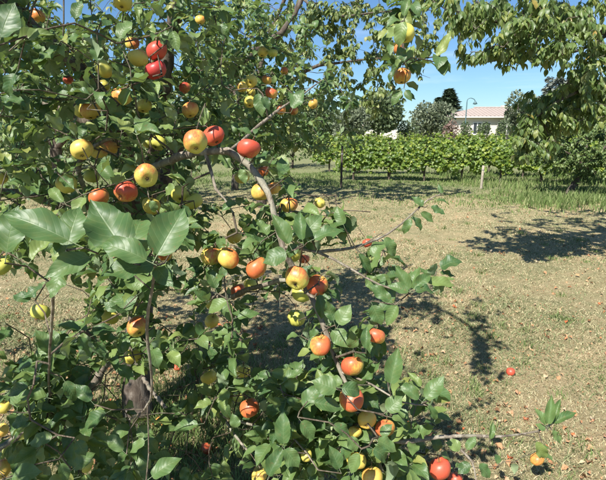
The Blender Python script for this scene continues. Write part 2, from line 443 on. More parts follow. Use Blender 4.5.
APPLE_SHAPES = [(.58, .35, .6, .08, .0, .80), (.52, .30, 1.0, .12, .3, .84), (.63, .20, .4, .10, .6, .78), (.56, .55, .35, .08, .1, .80),
                (.60, .12, -.5, .14, .8, .80), (.48, .60, .8, .14, .45, .86), (.62, .30, 1.5, .10, .2, .76), (.56, .08, .2, .16, .7, .82),
                (.50, .80, 1.2, .10, .55, .84), (.60, .45, -.25, .18, .15, .78), (.54, .25, 1.9, .10, .9, .82)]
def templ(shapes, nu, nv, serr=0.0, **kw):
    return [leaf_template(nu, nv, a, b, c, d, serr, phase=e, tip=f, twist=(0.3 if i % 3 == 1 else -0.25 if i % 3 == 2 else 0), **kw) for i, (a, b, c, d, e, f) in enumerate(shapes)]
T_APPLE_HI = templ(APPLE_SHAPES, 30, 6, 0.016)
T_APPLE_LO = templ(APPLE_SHAPES, 7, 4)
CHERRY_SHAPES = [(.46, .25, .7, .05, 0, .9), (.42, .35, .4, .08, .4, .95), (.5, .15, 1.0, .07, .7, .9), (.44, .5, .6, .05, .2, 1.0)]
T_CHERRY_HI = templ(CHERRY_SHAPES, 16, 4, 0.035)
T_CHERRY_LO = templ(CHERRY_SHAPES, 5, 2)
T_SMALL = templ([(.55, .25, .5, 0, 0, .85), (.6, .35, .8, 0, 0, .8), (.5, .15, .2, 0, 0, .9)], 3, 2, pet=0.12)
T_VINE = templ([(1.0, .25, .6, .12, .1, .72), (1.08, .15, .9, .16, .5, .7), (.95, .4, .3, .1, .8, .75)], 6, 4, lobes=0.14, pet=0.15)
T_FAR = templ([(.75, .3, .5, 0, 0, .8), (.6, .2, .9, 0, 0, .9)], 2, 2, pet=0.0)
T_NEEDLE = templ([(.30, .3, .3, 0, 0, .8), (.24, .2, .6, 0, 0, .9)], 2, 2, pet=0.0)

class Leaves:
    def __init__(s): s.pos = []; s.rot = []; s.L = []; s.W = []; s.var = []; s.rnd = []; s.hero = []
    def add(s, p, d, n, L_, W_=1.0, var=None, rnd=None, hero=0):
        d = norm(d); n = np.asarray(n, float); n = norm(n - d * (n @ d)); x = np.cross(d, n)
        s.pos.append(np.asarray(p, float)); s.rot.append(np.column_stack([x, d, n])); s.L.append(L_); s.W.append(W_)
        s.var.append(int(rng.integers(0, 1000)) if var is None else var); s.rnd.append(rng.random() if rnd is None else rnd); s.hero.append(hero)
    def freeze(s):
        for k in ('pos', 'rot', 'L', 'W', 'var', 'rnd', 'hero'): setattr(s, k, np.array(getattr(s, k)))
        return s
    def keep(s, m):
        for k in ('pos', 'rot', 'L', 'W', 'var', 'rnd', 'hero'): setattr(s, k, getattr(s, k)[m])
        return s
    def world(s, i, T):
        v = T[0] * np.array([s.W[i], 1, 1]) * s.L[i]
        return s.pos[i] + v @ s.rot[i].T
    def mesh(s, name, Ts, mat, idx=None):
        idx = np.arange(len(s.L)) if idx is None else np.asarray(idx)
        VV, FF, UU, RR = [], [], [], []; n0 = 0
        for k, (tv, tf, tu) in enumerate(Ts):
            ii = idx[(s.var[idx] % len(Ts)) == k]
            if not len(ii): continue
            v = tv[None] * np.stack([s.W[ii], np.ones(len(ii)), np.ones(len(ii))], 1)[:, None, :] * s.L[ii][:, None, None]
            w = np.einsum('nij,nvj->nvi', s.rot[ii], v) + s.pos[ii][:, None, :]
            nv = len(tv)
            f = tf[None] + (np.arange(len(ii)) * nv)[:, None, None] + n0
            VV.append(w.reshape(-1, 3)); FF.append(f.reshape(-1, 4)); UU.append(np.tile(tu, (len(ii), 1))); RR.append(np.repeat(s.rnd[ii], nv))
            n0 += len(ii) * nv
        return np_mesh(name, np.vstack(VV), np.vstack(FF), mat, np.vstack(UU), np.concatenate(RR))

def rand_dir():
    return norm(rng.standard_normal(3))

# ------------------------------------------------------------------ branching skeletons
class Skeleton:
    """Limbs laid by hand, then twigs grown greedily from every leaf spur or fruit to the nearest wood."""
    def __init__(s, step=0.05): s.p = []; s.par = []; s.limb = []; s.step = step; s.limbs = []; s.anch = []
    def add_limb(s, pts, r0, r1, name, sides=9, step=None, power=1.0):
        q = spline(pts, step or s.step); n = len(q)
        s.limbs.append((q, r0 + (r1 - r0) * np.linspace(0, 1, n) ** power, name, sides))
        s.p += list(q); s.par += [-1] * n; s.limb += [True] * n
        return q
    def grow(s, anchors, sag=0.06, jit=0.02, minr=0.0012):
        """anchors: list of (point, payload). Returns for each one the twig polyline."""
        A = np.array([a for a in anchors]); nodes = np.zeros((len(s.p) + len(A) * 60, 3)); nodes[:len(s.p)] = np.array(s.p); n = len(s.p)
        par = -np.ones(len(nodes), int); cnt = np.zeros(len(nodes))
        best = np.full(len(A), 1e9)
        for i in range(0, n, 1):
            best = np.minimum(best, np.linalg.norm(A - nodes[i], axis=1))
        order = np.argsort(best); chains = [None] * len(A)
        for k in order:
            d = np.linalg.norm(nodes[:n] - A[k], axis=1); j = int(np.argmin(d)); D = d[j]
            m = min(55, max(1, int(D / s.step)))
            a, b = nodes[j], A[k]; t = np.linspace(0, 1, m + 1)
            w = np.sin(t * np.pi)[:, None]
            off = rand_dir() * D * 0.10 + np.array([0, 0, sag * D])
            path = a + (b - a) * t[:, None] + w * off + np.vstack([np.zeros(3), rng.standard_normal((m - 1, 3)) * jit * min(1, D * 3), np.zeros(3)]) if m > 1 else np.array([a, b])
            if getattr(s, 'hook', None):
                for q_ in range(1, len(path) - 1): path[q_] = s.hook(path[q_])
            prev = j
            for q in path[1:]:
                nodes[n] = q; par[n] = prev; prev = n; n += 1
            i = prev
            while i >= 0: cnt[i] += 1; i = par[i]
            chains[k] = (path, list(range(n - len(path) + 1, n)), j)
        s.nodes, s.cnt = nodes[:n], cnt[:n]
        s.chains, s.minr = chains, minr
        return chains
    def twig_mesh(s, name, mat, scale=0.0011, sides=5, maxr=0.02):
        V, F = [], []; n0 = 0
        for path, ids, j in s.chains:
            c = s.cnt[ids]; r = np.minimum(s.minr + scale * np.sqrt(c), maxr); r = np.concatenate([[r[0]], r])
            v, f = tube(path, r, sides); V.append(v); F.append(f + n0); n0 += len(v)
        return np_mesh(name, np.vstack(V), np.vstack(F), mat)
    def build_limbs(s, root, mat, bumpy=0.06, old=None):
        rs = np.random.default_rng(3)
        for q, r, name, sides in s.limbs:
            kn = 1 + 0.10 * np.convolve(rs.standard_normal(len(q) + 4), np.ones(3) / 2, 'same')[2:-2]
            q = q + np.vstack([np.zeros(3), rs.standard_normal((len(q) - 2, 3)) * np.minimum(r[1:-1, None] * .22, .004), np.zeros(3)])
            v, f = tube(q, r * np.clip(kn, .8, 1.4), sides, bumpy, rs)
            o = link(bpy.data.objects.new(name, np_mesh(name, v, f, old if old and r[0] > .045 else mat)), root)

def leaf_objects(root, leaves, idx, Ts, mat, prefix='leaf'):
    """The leaves that show largest are single parts that share a few meshes."""
    mes = [np_mesh('leaf_shape', tv, tf, mat, tu, np.full(len(tv), 0.0)) for tv, tf, tu in Ts]
    for i in idx:
        o = bpy.data.objects.new('leaf', mes[int(leaves.var[i]) % len(Ts)])
        r = leaves.rot[i]; m = Matrix([list(r[0]), list(r[1]), list(r[2])]).to_4x4()
        m = Matrix.Translation(leaves.pos[i]) @ m @ Matrix.Diagonal((leaves.L[i] * leaves.W[i], leaves.L[i], leaves.L[i], 1))
        link(o, root); o.matrix_basis = m; o.color = (min(.995, float(leaves.rnd[i])), 0, 0, 1)

def most_visible(leaves, Ts, count, q=4.0):
    """Which leaves show largest from where the photograph was taken (a coarse depth map)."""
    n = len(leaves.L); pts = []; own = []
    for i in range(n):
        w = leaves.world(i, Ts[int(leaves.var[i]) % len(Ts)]); pts.append(w); own.append(np.full(len(w), i))
    pts = np.vstack(pts); own = np.concatenate(own); u, v, t = proj(pts)
    ok = (u > 0) & (u < 606) & (v > 0) & (v < 480) & (t > 0.1)
    W_, H_ = int(606 / q) + 1, int(480 / q) + 1
    key = (np.clip(v / q, 0, H_ - 1)).astype(int) * W_ + np.clip(u / q, 0, W_ - 1).astype(int)
    z = np.full(W_ * H_, 1e9); np.minimum.at(z, key[ok], t[ok])
    vis = ok & (t < z[key] + 0.02)
    frac = np.bincount(own, vis, n) / np.bincount(own, minlength=n)
    tm = np.bincount(own, t, n) / np.bincount(own, minlength=n)
    face = np.abs(np.einsum('ij,ij->i', leaves.rot[:, :, 2], leaves.pos - CAM)) / (np.linalg.norm(leaves.pos - CAM, axis=1) + 1e-9)
    score = frac * leaves.L ** 2 * leaves.W / tm ** 2 * (0.25 + face)
    return np.argsort(-score)[:count]

# ------------------------------------------------------------------ the setting: ground
gx = np.concatenate([np.linspace(-900, -25, 12)[:-1], np.linspace(-25, 25, 101), np.linspace(25, 900, 12)[1:]])
gy = np.concatenate([np.linspace(-60, -2, 8)[:-1], np.linspace(-2, 30, 81), np.linspace(30, 1800, 16)[1:]])
X, Y = np.meshgrid(gx, gy)
near = np.exp(-((np.maximum(0, Y - 18)) / 6) ** 2) * np.exp(-(np.maximum(0, np.abs(X) - 18) / 6) ** 2)
Z = -0.03 + near * (0.018 * np.sin(X * 2.1 + 1.3 * np.sin(Y * 0.9)) + 0.012 * np.sin(Y * 2.9 + X * 1.3))
nx = len(gx); F = []
for i in range(len(gy) - 1):
    for j in range(nx - 1): F.append((i * nx + j, i * nx + j + 1, (i + 1) * nx + j + 1, (i + 1) * nx + j))
ground = link(bpy.data.objects.new('ground', np_mesh('ground', np.stack([X, Y, Z], -1).reshape(-1, 3), F, M['ground'])))
tag(ground, 'dry straw coloured lawn under the fruit trees, greener by the vines', 'lawn', kind='structure')

def gz(x, y):
    nr = np.exp(-((np.maximum(0, y - 18)) / 6) ** 2)
    return -0.03 + nr * (0.018 * np.sin(x * 2.1 + 1.3 * np.sin(y * 0.9)) + 0.012 * np.sin(y * 2.9 + x * 1.3))

def patchiness(x, y):
    return (np.sin(x * 1.7 + np.sin(y * 1.1) * 1.5) + np.sin(y * 2.3 + 0.7 * np.sin(x * 2.9)) + 0.8 * np.sin(x * 5.1 + y * 3.7) + 0.7 * np.sin(x * 9.3 - y * 8.1)) / 3.5

def blades(name, n, x, y, h, w, rnd, mat, lean=0.7):
    az = rng.random(n) * 2 * np.pi; ln = h * lean * (0.3 + rng.random(n)); bd = rng.random(n) * 2 * np.pi
    z = gz(x, y) - 0.004
    wx, wy = np.cos(az) * w / 2, np.sin(az) * w / 2
    bx, by = np.cos(bd) * ln, np.sin(bd) * ln
    V = np.zeros((n, 6, 3))
    V[:, 0] = np.stack([x - wx, y - wy, z], 1); V[:, 1] = np.stack([x + wx, y + wy, z], 1)
    V[:, 2] = np.stack([x + wx * .85 + bx * .35, y + wy * .85 + by * .35, z + h * .6], 1); V[:, 3] = np.stack([x - wx * .85 + bx * .35, y - wy * .85 + by * .35, z + h * .6], 1)
    V[:, 4] = np.stack([x + wx * .1 + bx, y + wy * .1 + by, z + h], 1); V[:, 5] = np.stack([x - wx * .1 + bx, y - wy * .1 + by, z + h], 1)
    base = (np.arange(n) * 6)[:, None]
    F = np.vstack([base + np.array([0, 1, 2, 3]), base + np.array([3, 2, 4, 5])])
    return np_mesh(name, V.reshape(-1, 3), F, mat, None, np.repeat(rnd, 6))

def sector(n, r0, r1, ang0, ang1, power=1.0):
    """Places spread round the viewer, thinning out with distance."""
    k = rng.random(n); r = (r0 ** (1 - power) + k * (r1 ** (1 - power) - r0 ** (1 - power))) ** (1 / (1 - power)) if abs(power - 1) > 1e-3 else r0 * (r1 / r0) ** k
    a = R(ang0) + rng.random(n) * R(ang1 - ang0)
    return r * np.sin(a), r * np.cos(a), r

n = 520000
x, y, r = sector(n, 1.1, 14.5, -46, 60, 1.0001)
pt = patchiness(x, y)
keep = rng.random(n) < np.clip(0.72 + 0.5 * pt, 0.22, 1)
x, y, r, pt = x[keep], y[keep], r[keep], pt[keep]; n = len(x)
green = np.clip(0.25 + 0.65 * pt + np.clip((y - 9.5) / 4, 0, 1) * 0.8 + 0.14 * rng.standard_normal(n), 0, 1)
rv = np.clip(np.where(rng.random(n) < green * 0.8, 0.30 * rng.random(n) + 0.02, 0.36 + 0.64 * rng.random(n)), 0, 1)
h = (0.007 + 0.017 * rng.random(n)) * (1 + 0.6 * (rv < 0.33)); w = 0.0018 + 0.0010 * r
tag(link(bpy.data.objects.new('lawn_grass', blades('lawn_grass', n, x, y, h, w, rv, M['grass'], 1.7))), 'short sparse straw and green grass all over the dry lawn', 'grass', kind='stuff')

# taller green grass along the vine row and under the small tree on the right
n = 60000
x = rng.uniform(-14, 15, n); y = rng.normal(16.4, 1.5, n)
m = (y > 13.4) & (y < 22); x, y = x[m], y[m]
x2 = rng.normal(7.0, 2.2, 16000); y2 = rng.normal(11.6, 1.0, 16000); m = (y2 > 9.2)
x = np.concatenate([x, x2[m]]); y = np.concatenate([y, y2[m]]); n = len(x)
pt = patchiness(x * 0.8, y * 0.8)
k = rng.random(n) < np.clip(0.6 + 0.7 * pt, 0.12, 1); x, y, pt = x[k], y[k], pt[k]; n = len(x)
h = (0.03 + 0.08 * rng.random(n)) * np.clip(0.75 + 0.6 * pt, 0.35, 1.4) * np.where(x > 5, 2.2, 1.0)
tag(link(bpy.data.objects.new('tall_grass', blades('tall_grass', n, x, y, h, 0.016 + 0.01 * rng.random(n), np.clip(rng.random(n) * 0.9 + 0.1 * pt, 0, 1), M['tall_grass'], 0.45))), 'taller uncut green grass along the foot of the vines', 'grass', kind='stuff')
# dark green tufts round the apple tree's foot
n = 5000
c = G(170, 425)
x = rng.normal(c[0] + .1, .38, n); y = rng.normal(c[1], .42, n)
h = 0.04 + 0.08 * rng.random(n)
tag(link(bpy.data.objects.new('tree_foot_grass', blades('tree_foot_grass', n, x, y, h, 0.004 + 0.002 * rng.random(n), rng.random(n) * .7, M['tall_grass'], 0.6))), 'green grass tufts round the foot of the apple tree', 'grass', kind='stuff')

# scattered tufts of greener grass and weeds in the lawn
tx, ty, tr = sector(520, 1.9, 11.5, -42, 42, 1.0001)
m = rng.random(520) < np.clip(0.45 + 0.7 * patchiness(tx, ty), .08, 1); tx, ty = tx[m], ty[m]
kk = 26; x = np.repeat(tx, kk) + rng.normal(0, .035, len(tx) * kk); y = np.repeat(ty, kk) + rng.normal(0, .035, len(tx) * kk); n = len(x)
tag(link(bpy.data.objects.new('grass_tufts', blades('grass_tufts', n, x, y, (.02 + .045 * rng.random(n)) * np.repeat(.6 + .7 * rng.random(len(tx)), kk), .003 + .0012 * np.hypot(x, y) * .6, np.clip(rng.normal(.42, .25, n), 0, 1), M['tall_grass'], 1.0))), 'small greener grass tufts scattered over the dry lawn', 'grass', kind='stuff')

# fallen dry leaves, too many to count
lit = Leaves()
lx, ly, lr = sector(6500, 1.4, 13.0, -45, 45, 1.0001)
lp = patchiness(lx * 1.3 + 4, ly * 1.1 + 2)
m = rng.random(len(lx)) < np.clip(0.55 + 0.6 * lp, 0.1, 1)
ex = rng.normal(G(150, 400)[0], 0.75, 700), rng.normal(G(150, 400)[1] + 0.2, 0.75, 700)
lx = np.concatenate([lx[m], ex[0]]); ly = np.concatenate([ly[m], ex[1]])
for a, b in zip(lx, ly):
    t = rng.random() * 6.28
    nn = norm([rng.normal(0, .35), rng.normal(0, .35), 1])
    lit.add((a, b, float(gz(a, b)) + 0.012 + 0.012 * rng.random()), (math.cos(t), math.sin(t), rng.normal(0, .15)), nn, 0.016 + 0.032 * rng.random() ** 1.8, 0.7 + 0.6 * rng.random(), rnd=min(1, max(0, rng.normal(.5, .27))))
cx, cy, cr_ = sector(8000, 1.3, 11.0, -45, 45, 1.0001)
for a, b in zip(cx, cy):     # crumbs of leaf and straw
    t = rng.random() * 6.28
    lit.add((a, b, float(gz(a, b)) + 0.008 + 0.010 * rng.random()), (math.cos(t), math.sin(t), rng.normal(0, .3)), norm([rng.normal(0, .5), rng.normal(0, .5), 1]), 0.005 + 0.010 * rng.random(), 0.6 + 0.6 * rng.random(), rnd=min(.97, max(0, rng.normal(.45, .3))))
lit.freeze()
tag(link(bpy.data.objects.new('leaf_litter', lit.mesh('leaf_litter', templ([(.6, .8, 1.2, .3, 0, .8), (.55, 1.1, .5, .4, .4, .85), (.7, .5, 1.6, .3, .7, .8)], 4, 2, pet=0.2), M['litter']))), 'dry orange and brown fallen leaves scattered over the lawn', 'leaves', kind='stuff')

# ------------------------------------------------------------------ apples
# (u, v, radius in photo pixels, blush, yellowness, crimson, pose, label); pose: h hangs, c turns its calyx to the viewer
APPLES = [
 (123, 2, 9.0, .15, .55, .3, 'c', 'yellow green apple cut by the top edge of the picture'),
 (138, 58, 9.5, .50, .60, .5, 'h', 'red cheeked yellow apple just left of the two bright red apples'),
 (132, 43, 7.0, .45, .55, .5, 'h', 'half hidden apple directly above the red cheeked one beside the red pair'),
 (157, 51, 10.5, 1.1, .6, .75, 'h', 'bright red apple, upper one of the red pair'),
 (156, 70, 10.5, 1.25, .6, 1.0, 'h', 'deep red apple, lower one of the red pair'),
 (104, 69, 9.5, .05, .35, .2, 'h', 'plain yellow green apple below a round leaf, left of the red pair'),
 (104, 86, 6.0, .10, .5, .2, 'h', 'small yellow apple just under the plain yellow green apple'),
 (122, 97, 9.5, .42, .75, .2, 'h', 'orange yellow apple crossed by a dark leaf, below the red pair'),
 (144, 106, 7.5, .12, .5, .2, 'h', 'small yellow apple in shade to the right of the leaf crossed one'),
 (91, 111, 9.5, .38, .8, .1, 'h', 'orange yellow apple hanging beside the dark slanting limb'),
 (81, 111, 7.0, .10, .55, .2, 'h', 'pale yellow apple tucked behind the orange one beside the slanting limb'),
 (38, 16, 7.0, .75, .9, .1, 'h', 'russet orange apple under leaves in the upper left corner'),
 (68, 80, 5.0, .85, .7, .5, 'h', 'small dull red apple in shade under the dark slanting limb'),
 (185, 88, 6.0, .90, .6, .8, 'h', 'small dark red apple in shade right of and below the red pair'),
 (190, 110, 8.5, .40, .85, .1, 'h', 'russet apple in shade straight above the pair on the arched bough'),
 (263, 52, 5.5, .15, .6, .2, 'h', 'small yellow apple, left of the two highest in the far crown'),
 (273, 53, 5.0, .02, .15, .2, 'h', 'small green apple, right of the two highest in the far crown'),
 (251, 81, 6.2, .15, .62, .2, 'c', 'yellow apple at the top of the cluster of four'),
 (242, 87, 5.6, .30, .72, .2, 'h', 'orange yellow apple at the left of the cluster of four'),
 (251, 92, 4.6, .10, .6, .2, 'h', 'smallest apple in the middle of the cluster of four'),
 (250, 102, 6.2, .15, .6, .2, 'c', 'yellow apple with dark eye at the bottom of the cluster of four'),
 (267, 80, 5.0, .60, .85, .1, 'h', 'brownish orange apple in shade right of the cluster of four'),
 (271, 93, 6.2, .80, .7, .4, 'h', 'pinkish red apple below right of the cluster of four'),
 (284, 71, 4.0, .55, .8, .2, 'h', 'tiny orange apple furthest right in the far crown'),
 (281, 110, 5.0, .70, .8, .2, 'h', 'orange apple on the thin pale twig, left of two'),
 (294, 111, 4.5, .65, .8, .2, 'h', 'orange apple on the thin pale twig, right of two'),
 (313, 104, 5.0, .30, .9, .1, 'h', 'small orange apple at the right fringe of the crown'),
 (200, 20, 5.0, .35, .9, .1, 'h', 'small brownish apple near the top edge right of the red pair'),
 (404, 33, 10.5, .35, .45, .4, 'h', 'large yellow and orange apple at the top of the spray hanging against the sky'),
 (399, 49, 6.0, .55, .95, .1, 'h', 'small orange apple in the middle of the spray hanging against the sky'),
 (402, 76, 9.0, .40, .85, .15, 'h', 'orange yellow apple at the lower end of the spray against the sky'),
 (82, 150, 11.0, .25, .68, .1, 'c', 'yellow apple showing its open dark eye, left of three in a row'),
 (98, 151, 8.5, .30, .75, .1, 'h', 'yellow apple touching the one with the dark eye, middle of three'),
 (111, 147, 8.0, .65, .9, .1, 'h', 'orange brown apple in shade, right of three in a row'),
 (66, 184, 10.0, .12, .55, .2, 'h', 'yellow apple by the grey stem above the long pale leaf'),
 (92, 176, 7.5, .0, .15, .2, 'h', 'long green apple in shade below the three in a row'),
 (99, 197, 10.0, .72, .75, .2, 'h', 'orange red apple directly above the big pale leaves'),
 (126, 192, 11.0, .9, .55, .5, 'h', 'pinkish red apple between the orange red one and the one with dark eye'),
 (146, 176, 12.0, .48, .45, .25, 'c', 'green and orange apple with dark eye, upper right of the pinkish red one'),
 (151, 206, 9.0, .15, .65, .2, 'h', 'yellow apple hanging just above the upright pale leaf'),
 (148, 143, 5.5, .0, .15, .2, 'h', 'small light green apple left of a pale twig, high above the eyed one'),
 (158, 143, 8.0, .05, .35, .2, 'h', 'green yellow apple behind a pale twig at the start of the arched bough'),
 (1, 178, 7.0, .12, .6, .2, 'h', 'yellow apple cut by the left edge at middle height'),
 (196, 142, 12.0, .52, .30, .25, 'c', 'green bottomed orange apple on the arched bough, left of the pair'),
 (213, 136, 11.0, 1.08, .65, .5, 'h', 'red apple on the arched bough, right of the pair'),
 (249, 149, 11.0, 1.0, .65, .6, 'h', 'red striped apple hanging alone above the arched bough'),
 (180, 194, 9.0, .03, .45, .2, 'c', 'yellow green apple with dark eye, left of the pair before the lawn'),
 (194, 201, 9.0, .06, .45, .2, 'h', 'yellow green apple, right of the pair before the lawn'),
 (242, 177, 7.5, .10, .62, .2, 'h', 'yellow apple under the arched bough behind dark leaves'),
 (261, 192, 10.0, .35, .75, .15, 'h', 'yellow orange apple touching the inside of the arched bough'),
 (274, 188, 7.0, .40, .8, .2, 'h', 'orange apple touching the outside of the arched bough'),
 (264, 171, 5.5, .80, .8, .2, 'h', 'small orange red apple peeking over the arched bough'),
 (289, 205, 9.0, .62, .9, .1, 'h', 'russet orange apple under leaves right of the arched bough'),
 (320, 203, 5.5, .25, .55, .3, 'h', 'small shaded apple by the dark sprig before the lawn'),
 (234, 236, 8.0, .10, .62, .2, 'h', 'knobbly yellow apple above the orange trio in the middle'),
 (212, 256, 10.5, .35, .5, .85, 'h', 'yellow apple with a dark red patch, touching an orange one'),
 (228, 258, 11.0, .55, .85, .15, 'h', 'orange apple touching the one with a dark red patch'),
 (257, 268, 11.0, .62, .85, .2, 'h', 'squat orange apple hanging alone in the middle of the picture'),
 (251, 285, 7.5, .02, .3, .2, 'h', 'yellow green apple beneath the squat orange one'),
 (238, 291, 8.0, .70, .85, .3, 'h', 'orange red apple lower left of the squat orange one'),
 (213, 304, 7.0, .05, .5, .2, 'h', 'small yellow apple behind a bright leaf, upper of two'),
 (212, 321, 7.0, .05, .6, .1, 'h', 'small yellow apple behind a bright leaf, lower of two'),
 (292, 254, 9.5, .12, .5, .2, 'h', 'yellow green apple under curled leaves, above the tight trio'),
 (304, 259, 5.5, .80, .8, .3, 'h', 'small orange red apple right behind the yellow green one above the trio'),
 (297, 278, 12.5, .50, .35, .3, 'c', 'large orange green apple, left one of the tight trio'),
 (317, 285, 11.0, .66, .55, .4, 'h', 'reddish apple, right one of the tight trio'),
 (302, 293, 10.0, .0, .25, .2, 'h', 'green apple squeezed under the tight trio'),
 (296, 318, 8.5, .0, .25, .2, 'h', 'green apple in shade well below the tight trio'),
 (165, 255, 7.0, .60, .85, .2, 'h', 'orange apple half hidden behind the pale rosette of leaves'),
 (1, 267, 10.0, .02, .2, .2, 'h', 'green apple cut by the left edge below the long pale leaf'),
 (40, 312, 9.0, .02, .25, .2, 'h', 'green apple in shade beside a pale upright stem'),
 (110, 317, 8.5, .03, .5, .2, 'h', 'yellow apple left of the orange one before the trunk'),
 (137, 327, 10.5, .55, .75, .25, 'c', 'orange apple with dark eye hanging before the trunk'),
 (133, 356, 8.5, .0, .52, .2, 'h', 'plain yellow apple low before the trunk'),
 (320, 345, 10.5, .60, .85, .25, 'h', 'orange apple beside the pale twig, highest of the lower chain'),
 (353, 366, 11.0, .68, .75, .4, 'h', 'red orange apple right of the pale twig, second of the lower chain'),
 (376, 336, 9.5, .68, .75, .4, 'h', 'red orange apple set back to the right among shaded leaves'),
 (367, 243, 5.0, .95, .7, .5, 'h', 'small bright red apple at the right fringe before the lawn'),
 (351, 399, 12.5, .68, .8, .35, 'h', 'large red orange apple with a leaf lying across it'),
 (367, 420, 9.5, .15, .92, .05, 'c', 'round golden yellow apple below the large red orange one'),
 (385, 428, 9.5, .62, .8, .3, 'h', 'red orange apple right of the round golden one'),
 (355, 432, 6.5, .10, .7, .1, 'h', 'small yellow apple half hidden left of the round golden one'),
 (357, 461, 10.0, .08, .7, .1, 'h', 'yellow apple behind leaves near the bottom edge'),
 (372, 477, 10.5, .25, .85, .1, 'h', 'golden apple cut by the bottom edge of the picture'),
 (440, 468, 11.0, .88, .7, .55, 'h', 'bright red apple at the bottom right under the bare branch'),
 (455, 479, 7.5, .93, .7, .5, 'h', 'red apple cut by the bottom edge beside the bright red one'),
 (306, 455, 6.0, .03, .6, .1, 'h', 'small yellow apple in shade left of the lower chain'),
 (537, 459, 6.5, .45, .95, .05, 'h', 'small orange apple behind a dark leaf at the branch tip'),
 (209, 377, 8.0, .03, .52, .2, 'h', 'yellow apple above the bent pale branch near the bottom'),
 (243, 371, 7.5, .03, .4, .2, 'h', 'yellow green apple behind a dark leaf above the low red one'),
 (249, 408, 10.0, .72, .8, .25, 'h', 'red orange apple right of the bent pale branch near the bottom'),
 (238, 397, 5.5, .0, .2, .2, 'h', 'small green apple touching the red orange one by the bent branch'),
 (259, 475, 8.0, .15, .75, .1, 'h', 'yellow apple cut by the bottom edge below the bent branch'),
 (86, 465, 7.5, .0, .42, .2, 'h', 'yellow green apple behind an oval leaf at the bottom left'),
 (2, 469, 9.0, .40, .9, .1, 'h', 'orange apple cut by the lower left corner'),
 (4, 407, 7.0, .05, .6, .1, 'h', 'yellow apple at the left edge among low shaded leaves'),
 (2, 430, 6.5, .25, .8, .1, 'h', 'amber apple at the left edge just above the corner one'),
]
def apple_shape(k):
    rs = np.random.default_rng(40 + k)
    nr, ns = 18, 28
    prof = []
    flat = 0.86 + 0.10 * rs.random(); sh = 0.05 * rs.standard_normal()
    for i in range(nr + 1):
        a = math.pi * i / nr                                   # 0 at the stem, pi at the calyx
        r = math.sin(a) ** 0.86 * (1 + 0.06 * math.cos(a) + sh * math.cos(a))
        z = flat * math.cos(a) - 0.30 * math.exp(-(a / 0.30) ** 2) + 0.22 * math.exp(-((math.pi - a) / 0.30) ** 2)
        prof.append((max(r, 0.012), z))
    V, F = [], []
    ph = rs.random() * 6.28; am = 0.022 + 0.025 * rs.random(); tl = rs.standard_normal() * 0.10
    for i, (r, z) in enumerate(prof):
        a = math.pi * i / nr
        for j in range(ns):
            t = 2 * math.pi * j / ns
            q = r * (1 + am * (0.35 + max(0, -math.cos(a))) * math.cos(5 * t + ph) + 0.05 * math.cos(t + ph) + 0.03 * math.cos(2 * t))
            V.append((q * math.cos(t), q * math.sin(t), z + tl * q * math.cos(t + 1)))
    for i in range(nr):
        for j in range(ns):
            l = (j + 1) % ns
            F.append((i * ns + j, (i + 1) * ns + j, (i + 1) * ns + l, i * ns + l))
    return np_mesh('apple_shape', V, F, M['apple'])
APPLE_ME = [apple_shape(k) for k in range(6)]
def stem_me(k):
    rs = np.random.default_rng(k)
    b = rs.standard_normal(2) * 0.12
    pts = [(0, 0, 0.50), (b[0] * .2, b[1] * .2, 0.80), (b[0] * .6, b[1] * .6, 1.1), (0, 0, 1.35)]
    v, f = tube(spline(pts, 0.12), 0.035, 6)
    return np_mesh('stem_shape', v, f, M['stem'])
STEM_ME = [stem_me(k) for k in range(3)]
def calyx_me():
    V, F = [], []
    for k in range(5):
        a = k / 5 * 2 * math.pi; n0 = len(V)
        ca, sa = math.cos(a), math.sin(a); px, py = -sa, ca
        for (d, w, z) in ((0.02, 0.05, -0.66), (0.09, 0.055, -0.76), (0.17, 0.012, -0.84)):
            V += [(ca * d - px * w, sa * d - py * w, z), (ca * d + px * w, sa * d + py * w, z)]
        F += [(n0, n0 + 1, n0 + 3, n0 + 2), (n0 + 2, n0 + 3, n0 + 5, n0 + 4)]
    return np_mesh('calyx_shape', V, F, M['calyx'])
CALYX_ME = calyx_me()

def put_apple(c, rad, axis, blush, yel, crim, label, group, k, stem=True, squash=1.0, sunny=None):
    axis = norm(axis); want = (1.0 * norm(SUN + np.array([0.25, 0.35, 0.5])) if sunny is None else np.asarray(sunny, float)) + 0.55 * rand_dir()
    x = norm(want - axis * (want @ axis)); y = np.cross(axis, x)
    o = bpy.data.objects.new('apple', APPLE_ME[k % len(APPLE_ME)])
    col.objects.link(o)
    m = Matrix([[x[0], y[0], axis[0]], [x[1], y[1], axis[1]], [x[2], y[2], axis[2]]]).to_4x4()
    o.matrix_basis = Matrix.Translation(c) @ m @ Matrix.Diagonal((rad, rad, rad * squash, 1))
    o.color = (blush, yel, crim, 1)
    tag(o, label, 'apple', group)
    for nm, me in ((('stem', STEM_ME[k % 3]),) if stem else ()) + (('calyx', CALYX_ME),):
        ch = bpy.data.objects.new(nm, me); col.objects.link(ch); ch.parent = o
    return o

